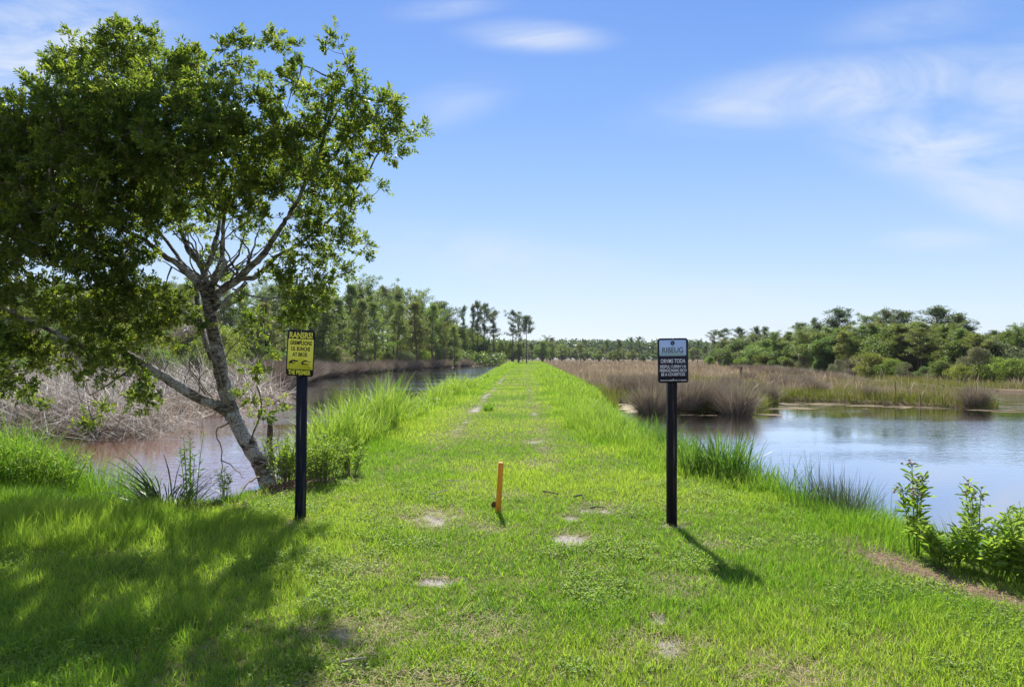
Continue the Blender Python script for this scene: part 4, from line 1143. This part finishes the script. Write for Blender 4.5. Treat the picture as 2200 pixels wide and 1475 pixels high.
# right bank
leafy('flowering_weed', 'tall leafy weed with faded flower heads at the pond edge', 'plant', 3.52, 5.95, 5, .96, .13, .13, M['weed'], 7, None, .24, 40)
leafy('flowering_weed', 'shorter flowering weed right of the tall one at the pond edge', 'plant', 4.05, 5.95, 5, .64, .2, .13, M['weed'], 4, None, .24, 26)
for x, y, ns, h, sp, lab in ((3.58, 5.6, 14, .36, .26, 'low leafy weed spreading left of the clump at the right edge'), (3.75, 5.35, 20, .5, .34, 'dense broad leaved weed at the foot of the tall flowering weed'), (4.02, 5.3, 18, .62, .32, 'dense broad leaved weed, middle of the clump at the right edge'),
                         (4.15, 4.95, 18, .62, .3, 'broad leaved weed at the right picture edge beside the bare soil'), (4.25, 5.7, 14, .7, .3, 'taller weed behind the clump at the right picture edge')):
    leafy('broad_leaved_weed', lab, 'plant', x, y, ns, h, sp, .12, M['weed'], 0, 'broad leaved weeds on the pond bank', .25, 26)
leafy('tan_weed', 'withered small weed with an orange brown leaf at the pond edge', 'plant', 4.2, 7.0, 5, .3, .2, .09, M['straw'], 0, None, .4, 10)


def tuft(name, label, cat, x, y, n, h, spread, w, mat, lean=(0, .5), bend=(.1, .8), tips=None, nseg=5, group=None):
    z = H1(x, y)
    mb = MB()
    a = rng.uniform(0, 6.283, n); r = spread * np.sqrt(rng.random(n))
    xx, yy = r * np.cos(a), r * np.sin(a)
    zz = height(x + xx, y + yy) - z - .02
    P = np.stack([xx, yy, zz], 1)
    L = h * rng.uniform(.55, 1.1, n); az = a + rng.normal(0, .6, n); ln = rng.uniform(*lean, n); bd = rng.uniform(*bend, n)
    root = link(name, None) if False else thing(name, label, cat, (x, y, z), 0, group)
    if tips is not None:
        V, f, k = ribbons(P, L, np.full(n, w), az, ln, bd, nseg, prof=.4)
        mb.add(V, f, np.repeat(rng.random(n), k)); mb.build('blades', mat, root)
        t2 = MB(); sel = rng.random(n) < .5
        add_ribbons(t2, P[sel], L[sel] * 1.22, w * .8, az[sel] + .1, ln[sel] * .9, bd[sel] * .6, nseg, prof=.3)
        t2.build('dry_tips', tips, root)
    else:
        add_ribbons(mb, P, L, w * rng.uniform(.7, 1.3, n), az, ln, bd, nseg, prof=.5)
        mb.build('blades', mat, root)
    return root


tuft('rush_clump', 'spiky rush clump with purplish tips in the middle of the pond bank', 'rush', 3.86, 8.05, 420, .6, .3, .006, M['rush'], (0, .75), (0, .25), M['rushtip'])
tuft('rush_clump', 'thin dark rush stems in the water at the right picture edge', 'rush', 4.9, 6.9, 60, .66, .38, .006, M['rushtip'], (0, .35), (0, .2))
tuft('broad_bladed_clump', 'clump of broad upright green blades right of the black sign post', 'reed', 3.05, 9.75, 110, .82, .28, .024, M['broadblade'], (0, .4), (.1, .9))
tuft('broad_bladed_clump', 'narrower clump of green blades between the black post and the broad bladed clump', 'reed', 2.62, 9.95, 70, .66, .14, .02, M['broadblade'], (0, .3), (.1, .7))
tuft('sedge_tuft', 'small wispy sedge tuft left of the rush clump on the pond bank', 'sedge', 3.32, 8.75, 160, .42, .16, .006, M['bank'], (0, .7), (.1, .8))
tuft('sedge_tuft', 'wispy pale sedge tuft in the shallows behind the black sign post', 'sedge', 3.4, 12.3, 220, .55, .3, .009, M['bank'], (0, .6), (.1, .8))
tuft('sedge_tuft', 'low bright sedge tuft between the rush clump and the tall weed', 'sedge', 3.55, 7.1, 260, .3, .3, .008, M['bank'], (0, .8), (.2, 1))
tuft('drooping_sedge', 'dark arching drooping blades beside the canal water under the tree', 'sedge', -4.1, 8.15, 150, .95, .25, .019, M['darkleaf'], (.1, .9), (.6, 2.3))
tuft('tall_blade_tuft', 'tall upright dark green blades on the left canal bank', 'grass clump', (140 - CX) / F * 9.6, 9.6, 70, .72, .18, .014, M['bank'], (0, .35), (.1, .6))
tuft('tall_blade_tuft', 'tall pale green blades near the left picture edge on the canal bank', 'grass clump', (30 - CX) / F * 9.6, 9.6, 60, .85, .2, .018, M['tall'], (0, .3), (.1, .6))
tuft('path_tuft', 'small dark green tuft beside the bare wheel track on the path', 'grass clump', -.75, 21.8, 140, .34, .14, .014, M['bank'], (0, .7), (.1, .8), None, 3)

# ------------------------------------------------------------------ sticks, cone, stakes, snag
def stick(px, py, px2, py2, r, mat, label, z=.035):
    x0, y0 = gp(px, py); x1, y1 = gp(px2, py2)
    a = np.array([x0, y0, H1(x0, y0) + z]); b = np.array([x1, y1, H1(x1, y1) + z + .01])
    off = (a + b) / 2
    mb = MB()
    p = smooth([a, a * .6 + b * .4 + rng.normal(0, .004, 3) + [0, 0, .006], b], 5)
    add_tube(mb, p - off, np.linspace(r, r * .6, len(p)), 7, wob=.12)
    o = mb.build('fallen_stick', M[mat], None, True); o.location = off
    tag(o, label, 'stick')


stick(940, 1039, 994, 1040, .009, 'stick', 'straight pale stick lying across the grass left of the orange stake')
stick(940, 1044, 957, 1056, .007, 'stickdark', 'short dark twig just below the straight pale stick')
stick(925, 1067, 963, 1060, .009, 'stick', 'bent grey stick below the short dark twig')
stick(1166, 1061, 1199, 1069, .011, 'stickdark', 'dark curved stick right of the orange stake')
stick(1234, 1073, 1251, 1071, .016, 'stickdark', 'short thick black stick right of the dark curved stick')
stick(1268, 1098, 1296, 1097, .01, 'stickdark', 'dark stick above the sandy bare patches')
stick(730, 1437, 787, 1429, .007, 'stick', 'pale broken stick at the edge of the tree shadow at the bottom', .045)


def cone():
    x, y = gp(1061, 1096)
    mb = MB()
    for k in range(9):
        t = k / 8; r = .026 * math.sin(math.pi * (.15 + .8 * t))
        for j in range(8):
            a = j / 8 * 6.283 + k * .4
            d = np.array([math.cos(a), math.sin(a), .5]); c = np.array([math.cos(a) * r * .6, math.sin(a) * r * .6, t * .075])
            add_leaves(mb, [c], np.array([d]), .02, .02, [rng.random()], up=2)
    add_tube(mb, [(0, 0, 0), (0, 0, .04), (0, 0, .075)], [.012, .017, .006], 8)
    o = mb.build('pine_cone', M['cone']); o.location = (x - .01, y, .05); o.rotation_euler = (.9, .2, .4)
    tag(o, 'brown open pine cone lying at the foot of the orange stake', 'pine cone')


cone()


def stake():
    x, y = gp(1070, 1103)
    root = thing('marker_stake', 'short orange yellow painted wooden stake in the middle of the path', 'stake', (x, y, 0), .12)
    mb = MB(); add_box(mb, (0, 0, .22), (.055, .055, .68), 0, .004); b = mb.build('shaft', M['stake'], root)
    mb = MB(); add_box(mb, (0, 0, .5645), (.046, .046, .007), 0, .002); mb.build('cut_end', M['stake_top'], root)
    root.rotation_euler = (.02, .055, .12)


stake()


def simple_stake(x, y, h, r, label, mat='greywood', lean=(0, 0)):
    z = max(H1(x, y), WATER - .1)
    mb = MB()
    zs = np.linspace(-.2, h, 7)
    p = np.stack([lean[0] * zs + rng.normal(0, r * .25, 7), lean[1] * zs, zs], 1)
    add_tube(mb, p, r * np.array([1.05, 1, .95, 1, .9, .92, .7]), 9, wob=.1)
    o = mb.build('weathered_stake', M[mat], None, False); o.location = (x, y, z)
    tag(o, label, 'stake')


simple_stake(-4.48, 12.7, 1.2, .055, 'dark weathered broken post standing in the canal edge beside the leaning trunk', 'greywood', (-.03, 0))
for px, Y, h, lab in ((1924, 32.8, .95, 'thin dark stake in the marsh point, taller of two'), (1978, 31.5, .55, 'thin short stake right of the taller marsh stake')):
    simple_stake((px - CX) / F * Y, Y, h, .022, lab)
simple_stake((1593 - CX) / F * 70, 70, 1.1, .11, 'grey broken stump standing in the middle of the marsh')


def litter():
    mb = MB()
    n = 2600
    x = rng.normal(-3.15, .5, n); y = rng.normal(9.1, .45, n)
    k = (rng.random(n) < litterness(x, y) * 1.4); x, y = x[k], y[k]; n = len(x)
    D = rdir(n); D[:, 2] *= .3
    add_leaves(mb, np.stack([x, y, height(x, y) + rng.uniform(.004, .03, n)], 1), D, rng.uniform(.03, .07, n), .022, up=3)
    x = rng.normal(-3.8, .4, 500); y = rng.normal(7.85, .2, 500)
    add_leaves(mb, np.stack([x, y, height(x, y) + rng.uniform(.01, .04, 500)], 1), rdir(500) * [1, 1, .3], rng.uniform(.03, .06, 500), .02, up=3)
    x = rng.uniform(2.9, 4.0, 3500); y = rng.uniform(3.2, 6.8, 3500); k = rng.random(3500) < litterness(x, y); x, y = x[k], y[k]; n = len(x)
    add_ribbons(mb, np.stack([x, y, height(x, y) + .01], 1), rng.uniform(.06, .18, n), .005, rng.uniform(0, 6.28, n), 1.5, .1, 2)
    tag(mb.build('leaf_litter', M['litter']), 'brown fallen leaves and pine straw on the bare bank soil', 'leaf litter', kind='stuff')
    tag(bpy.data.objects['leaf_litter'])


litter()

# ------------------------------------------------------------------ signs
def text_mesh(name, s, w, h, x, z, y, mat, parent, bold=.0, rnd=None):
    cu = bpy.data.curves.new(name, 'FONT'); cu.body = s; cu.size = 1; cu.offset = bold; cu.resolution_u = 3
    cu.align_x = 'LEFT'
    tmp = bpy.data.objects.new('tmp_text', cu); COL.objects.link(tmp)
    dg = bpy.context.evaluated_depsgraph_get(); dg.update()
    me = bpy.data.meshes.new_from_object(tmp.evaluated_get(dg))
    bpy.data.objects.remove(tmp)
    co = np.zeros(len(me.vertices) * 3, np.float32); me.vertices.foreach_get('co', co); co = co.reshape(-1, 3)
    mn, mx = co.min(0), co.max(0)
    nx = (co[:, 0] - (mn[0] + mx[0]) / 2) / (mx[0] - mn[0]) * w; nz = (co[:, 1] - (mn[1] + mx[1]) / 2) / (mx[1] - mn[1]) * h
    out = np.stack([x + nx, np.full(len(co), y), z + nz], 1).astype(np.float32)
    me.vertices.foreach_set('co', out.ravel()); me.update()
    me.materials.clear(); me.materials.append(M[mat])
    return link(name, me, parent)


def plate(mb, w, h, r, y0, y1, cx=0, cz=0, seg=7):
    pts = []
    for qx, qz, a0 in ((1, 1, 0), (-1, 1, 90), (-1, -1, 180), (1, -1, 270)):
        for k in range(seg):
            a = R(a0 + 90 * k / (seg - 1))
            pts.append((cx + qx * (w / 2 - r) + r * math.cos(a), cz + qz * (h / 2 - r) + r * math.sin(a)))
    n = len(pts); p = np.array(pts)
    V = np.concatenate([np.stack([p[:, 0], np.full(n, y0), p[:, 1]], 1), np.stack([p[:, 0], np.full(n, y1), p[:, 1]], 1)])
    i = np.arange(n); j = (i + 1) % n
    mb.add(V, [i[None], (i + n)[None, ::-1], np.stack([i, i + n, j + n, j], 1)])


def shape(mb, pts, y):
    p = np.array(pts)
    mb.add(np.stack([p[:, 0], np.full(len(p), y), p[:, 1]], 1), [np.arange(len(p))[None]])


def bolts(parent, zs, y):
    for z in zs:
        mb = MB(); add_tube(mb, [(0, y, z), (0, y - .003, z), (0, y - .005, z)], [.006, .006, .003], 10)
        mb.build('bolt', M['bolt'], parent)


def sign_left():
    x, y = gp(645, 1116)
    root = thing('warning_sign', 'yellow and black warning sign on a blue black square post at the left', 'sign', (x, y, 0))
    root.rotation_euler = (0, .012, 0)
    mb = MB(); add_box(mb, (0, 0, .80), (.105, .105, 2.2), R(24), .006); mb.build('post', M['post'], root)
    W_, H_ = .298, .485
    pan = MB(); plate(pan, W_, H_, .03, -.0015, .0015)
    p = pan.build('sign_panel', M['signblack'], root)
    p.location = (.007, -.079, EYE - (758 - HY) / F * y); p.rotation_euler = (0, R(2.2), R(-5))
    f = MB(); plate(f, .276, .318, .004, -.0022, -.0016, 0, -.0135); f.build('yellow_field', M['signyellow'], p)
    Y0 = -.0035
    text_mesh('lettering', 'RANSRS!', .25, .066, -.002, .186, Y0, 'signyellow', p, .035)
    text_mesh('lettering', 'GREMPLSONS', .236, .044, 0, .105, Y0, 'signblack', p, .03)
    text_mesh('lettering', 'US. BUNCHS', .206, .044, 0, .044, Y0, 'signblack', p, .03)
    text_mesh('lettering', 'AT BROE', .160, .044, -.006, -.016, Y0, 'signblack', p, .03)
    text_mesh('lettering', 'THE PREMIER', .242, .047, -.002, -.2045, Y0, 'signyellow', p, .03)
    ic = MB()
    shape(ic, [(-.128, -.098), (-.112, -.092), (-.1, -.078), (-.07, -.072), (-.045, -.079), (-.015, -.076), (-.022, -.086), (-.038, -.094), (-.058, -.095), (-.075, -.09), (-.09, -.097), (-.075, -.105), (-.05, -.109), (-.055, -.114), (-.09, -.113), (-.112, -.107), (-.112, -.13), (-.118, -.13), (-.119, -.105)], Y0)
    shape(ic, [(.01, -.104), (.02, -.09), (.045, -.074), (.065, -.073), (.085, -.082), (.118, -.09), (.117, -.094), (.085, -.09), (.06, -.086), (.04, -.092), (.033, -.104), (.045, -.112), (.08, -.113), (.108, -.107), (.1, -.115), (.075, -.121), (.035, -.121), (.028, -.128), (.022, -.118)], Y0)
    ic.build('animal_pictograms', M['signblack'], p)
    bolts(p, (.226, .135, -.166, -.236), -.0035)


def sign_right():
    x, y = gp(1443, 1126)
    root = thing('refuge_sign', 'dark navy refuge sign with pale blue header on a black post at the right', 'sign', (x, y, 0))
    mb = MB(); add_box(mb, (0, 0, .80), (.088, .088, 2.2), R(6), .005); mb.build('post', M['postblack'], root)
    W_, H_ = .314, .456
    pan = MB(); plate(pan, W_, H_, .026, -.0015, .0015)
    p = pan.build('sign_panel', M['signnavy'], root)
    p.location = (.002, -.049, EYE - (774 - HY) / F * y); p.rotation_euler = (0, R(-.8), R(2))
    f = MB(); plate(f, .278, .164, .013, -.0022, -.0016, -.002, .128); f.build('header_field', M['signblue'], p)
    Y0 = -.0035
    text_mesh('lettering', 'RIBEUG', .215, .056, -.002, .108, Y0, 'signnavy', p, .0)
    text_mesh('lettering', 'ORVMS TODA', .256, .042, 0, -.005, Y0, 'signwhite', p, .012)
    text_mesh('lettering', 'RESPUL I USNN V.A', .268, .031, 0, -.061, Y0, 'signwhite', p, .02)
    text_mesh('lettering', 'FRENOCHANG SICO', .275, .031, 0, -.1015, Y0, 'signwhite', p, .02)
    text_mesh('lettering', 'BE A COOERTCIO', .246, .031, 0, -.142, Y0, 'signwhite', p, .02)
    text_mesh('lettering', 'TERON DILA SNEEDBOWER TO TERREPER', .275, .012, 0, -.203, Y0, 'signwhite', p, .03)
    lg = MB(); a = np.arange(24) / 24 * 6.283
    shape(lg, np.stack([-.002 + .021 * np.cos(a), .178 + .023 * np.sin(a)], 1), Y0)
    e = lg.build('round_emblem', M['signnavy'], p)
    mk = MB(); shape(mk, [(-.009, .190), (-.006, .190), (-.005, .174), (.006, .172), (.003, .168), (-.008, .169)], Y0 - .0012); mk.build('emblem_mark', M['signblue'], e)
    bolts(p, (.222, -.19), -.0035)


sign_left(); sign_right()

# ------------------------------------------------------------------ light, sky, camera
SKY, EXPO = .11, .9
SUN_EL, SUN_AZ = 45.0, -.06          # azimuth: radians from +Y towards +X
sv = Vector((math.sin(SUN_AZ) * math.cos(R(SUN_EL)), math.cos(SUN_AZ) * math.cos(R(SUN_EL)), math.sin(R(SUN_EL))))
ld = bpy.data.lights.new('sun', 'SUN'); ld.energy = 5.0; ld.angle = R(.5); ld.color = (1, .95, .86)
lo = bpy.data.objects.new('sun', ld); COL.objects.link(lo)
lo.rotation_euler = sv.to_track_quat('Z', 'Y').to_euler(); lo.location = sv * 300

wd = bpy.data.worlds.new('World'); SC.world = wd; wd.use_nodes = True
nt = wd.node_tree; nt.nodes.clear(); nd, lk = nt.nodes, nt.links
sky = N_(nd, 'ShaderNodeTexSky'); sky.sky_type = 'NISHITA'; sky.sun_disc = False
sky.sun_elevation = R(SUN_EL); sky.sun_rotation = SUN_AZ
sky.air_density = 1.0; sky.dust_density = .2; sky.ozone_density = 2.5
tc = N_(nd, 'ShaderNodeTexCoord'); dr = tc.outputs['Generated']
sp = N_(nd, 'ShaderNodeSeparateXYZ'); lk.new(dr, sp.inputs[0])
yy = math_(nd, lk, 'MAXIMUM', sp.outputs[1], .05)
u = math_(nd, lk, 'DIVIDE', sp.outputs[0], yy); v = math_(nd, lk, 'DIVIDE', sp.outputs[2], yy)
cmb = N_(nd, 'ShaderNodeCombineXYZ'); lk.new(u, cmb.inputs[0]); lk.new(v, cmb.inputs[1])


def wisp(px, py, rx, ry, rot, amp, soft=1.0):
    mp = N_(nd, 'ShaderNodeMapping', vector_type='TEXTURE')
    mp.inputs['Location'].default_value = ((px - CX) / F, (HY - py) / F, 0)
    mp.inputs['Rotation'].default_value = (0, 0, R(rot)); mp.inputs['Scale'].default_value = (rx / F, ry / F, 1)
    lk.new(cmb.outputs[0], mp.inputs[0])
    ln = N_(nd, 'ShaderNodeVectorMath', operation='LENGTH'); lk.new(mp.outputs[0], ln.inputs[0])
    g = N_(nd, 'ShaderNodeMapRange', interpolation_type='SMOOTHERSTEP'); lk.new(ln.outputs['Value'], g.inputs[0])
    g.inputs[1].default_value = 1.25; g.inputs[2].default_value = 0; g.inputs[3].default_value = 0; g.inputs[4].default_value = 1
    return math_(nd, lk, 'MULTIPLY', g.outputs[0], amp)


W = [wisp(40, 110, 420, 170, 5, .95), wisp(1150, 78, 190, 42, -3, .75), wisp(1850, 190, 520, 95, 7, .85), wisp(1620, 232, 210, 40, -4, .75), wisp(2080, 340, 460, 110, -16, .8), wisp(2150, 430, 300, 70, -20, .6), wisp(2200, 190, 320, 150, 20, .55),
     wisp(1500, 665, 520, 90, 0, .6), wisp(1130, 570, 460, 80, -9, .45), wisp(2020, 515, 160, 34, 0, .45), wisp(960, 225, 170, 60, 15, .35), wisp(1750, 690, 300, 70, 0, .5), wisp(960, 20, 160, 30, 5, .3), wisp(2000, 40, 300, 70, 10, .3)]
tot = W[0]
for w in W[1:]: tot = math_(nd, lk, 'MAXIMUM', tot, w)
mpn = N_(nd, 'ShaderNodeMapping'); mpn.inputs['Scale'].default_value = (1.0, 3.4, 1); mpn.inputs['Rotation'].default_value = (0, 0, .18); lk.new(cmb.outputs[0], mpn.inputs[0])
cn = noise_(nd, lk, 4.2, 7, mpn.outputs[0], .55, .7)
cn = N_(nd, 'ShaderNodeMapRange'); 
cnz = noise_(nd, lk, 3.4, 9, mpn.outputs[0], .62, 1.1); lk.new(cnz, cn.inputs[0])
cn.inputs[1].default_value = .30; cn.inputs[2].default_value = .70; cn.inputs[3].default_value = .05; cn.inputs[4].default_value = 1.15
cl = math_(nd, lk, 'MULTIPLY', tot, cn.outputs[0], clamp=True)
el = math_(nd, lk, 'MULTIPLY', math_(nd, lk, 'ARCSINE', math_(nd, lk, 'MAXIMUM', sp.outputs[2], 0.0)), 2 / math.pi)
grad = ramp_(nd, lk, el, [(0.0, (.62, .73, .95)), (.035, (.59, .71, .95)), (.08, (.47, .63, .94)), (.15, (.31, .51, .92)), (.215, (.20, .405, .885)), (.30, (.125, .305, .825)), (.6, (.08, .22, .7)), (1.0, (.06, .17, .55))])
gs = N_(nd, 'ShaderNodeVectorMath', operation='SCALE'); lk.new(grad, gs.inputs[0]); gs.inputs['Scale'].default_value = 1.0 / (SKY * 2 ** EXPO)
base = mixc(nd, lk, .82, sky.outputs[0], gs.outputs[0])
# bright patches added to the unseen sky behind the viewer as fill light
fill_patch = N_(nd, 'ShaderNodeMapRange'); lk.new(noise_(nd, lk, 2.2, 5, dr, .55), fill_patch.inputs[0]); fill_patch.inputs[1].default_value = .42; fill_patch.inputs[2].default_value = .58
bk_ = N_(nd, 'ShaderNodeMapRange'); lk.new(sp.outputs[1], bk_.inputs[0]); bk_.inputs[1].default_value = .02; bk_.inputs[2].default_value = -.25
fill_fac = math_(nd, lk, 'MULTIPLY', fill_patch.outputs[0], bk_.outputs[0], clamp=True)
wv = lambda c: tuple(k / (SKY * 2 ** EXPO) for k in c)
base = mixc(nd, lk, fill_fac, base, wv((.95, .95, 1.0)))
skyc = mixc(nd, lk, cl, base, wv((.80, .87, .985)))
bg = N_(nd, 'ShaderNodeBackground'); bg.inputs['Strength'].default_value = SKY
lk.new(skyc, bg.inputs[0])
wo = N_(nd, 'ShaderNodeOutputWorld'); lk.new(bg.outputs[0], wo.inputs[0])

def haze():
    mb = MB()
    add_box(mb, (0, 320, 11), (1440, 800, 30))
    m, nt_, nd_, lk_ = new_mat('thin_haze')
    v = N_(nd_, 'ShaderNodeVolumePrincipled'); v.inputs['Color'].default_value = (.80, .87, .97, 1); v.inputs['Density'].default_value = HAZE
    v.inputs["Anisotropy"].default_value = 0
    o = N_(nd_, 'ShaderNodeOutputMaterial'); lk_.new(v.outputs[0], o.inputs['Volume'])
    tag(mb.build('haze', m), 'thin pale air over the marsh', 'haze', kind='stuff')


HAZE = .00012
if HAZE: haze()
SC.cycles.volume_bounces = 0
cam = bpy.data.cameras.new('camera'); co = bpy.data.objects.new('camera', cam); COL.objects.link(co)
cam.sensor_width = 36; cam.lens = 36 * F / 2200; cam.shift_y = (HY - 737.5) / 2200
cam.clip_start = .05; cam.clip_end = 6000
co.location = (0, 0, EYE); co.rotation_euler = (R(90), 0, 0)
SC.camera = co
SC.view_settings.view_transform = 'Standard'; SC.view_settings.look = 'None'; SC.view_settings.gamma = 1
SC.view_settings.exposure = EXPO
SC.cycles.max_bounces = 8; SC.cycles.transmission_bounces = 4; SC.cycles.diffuse_bounces = 4
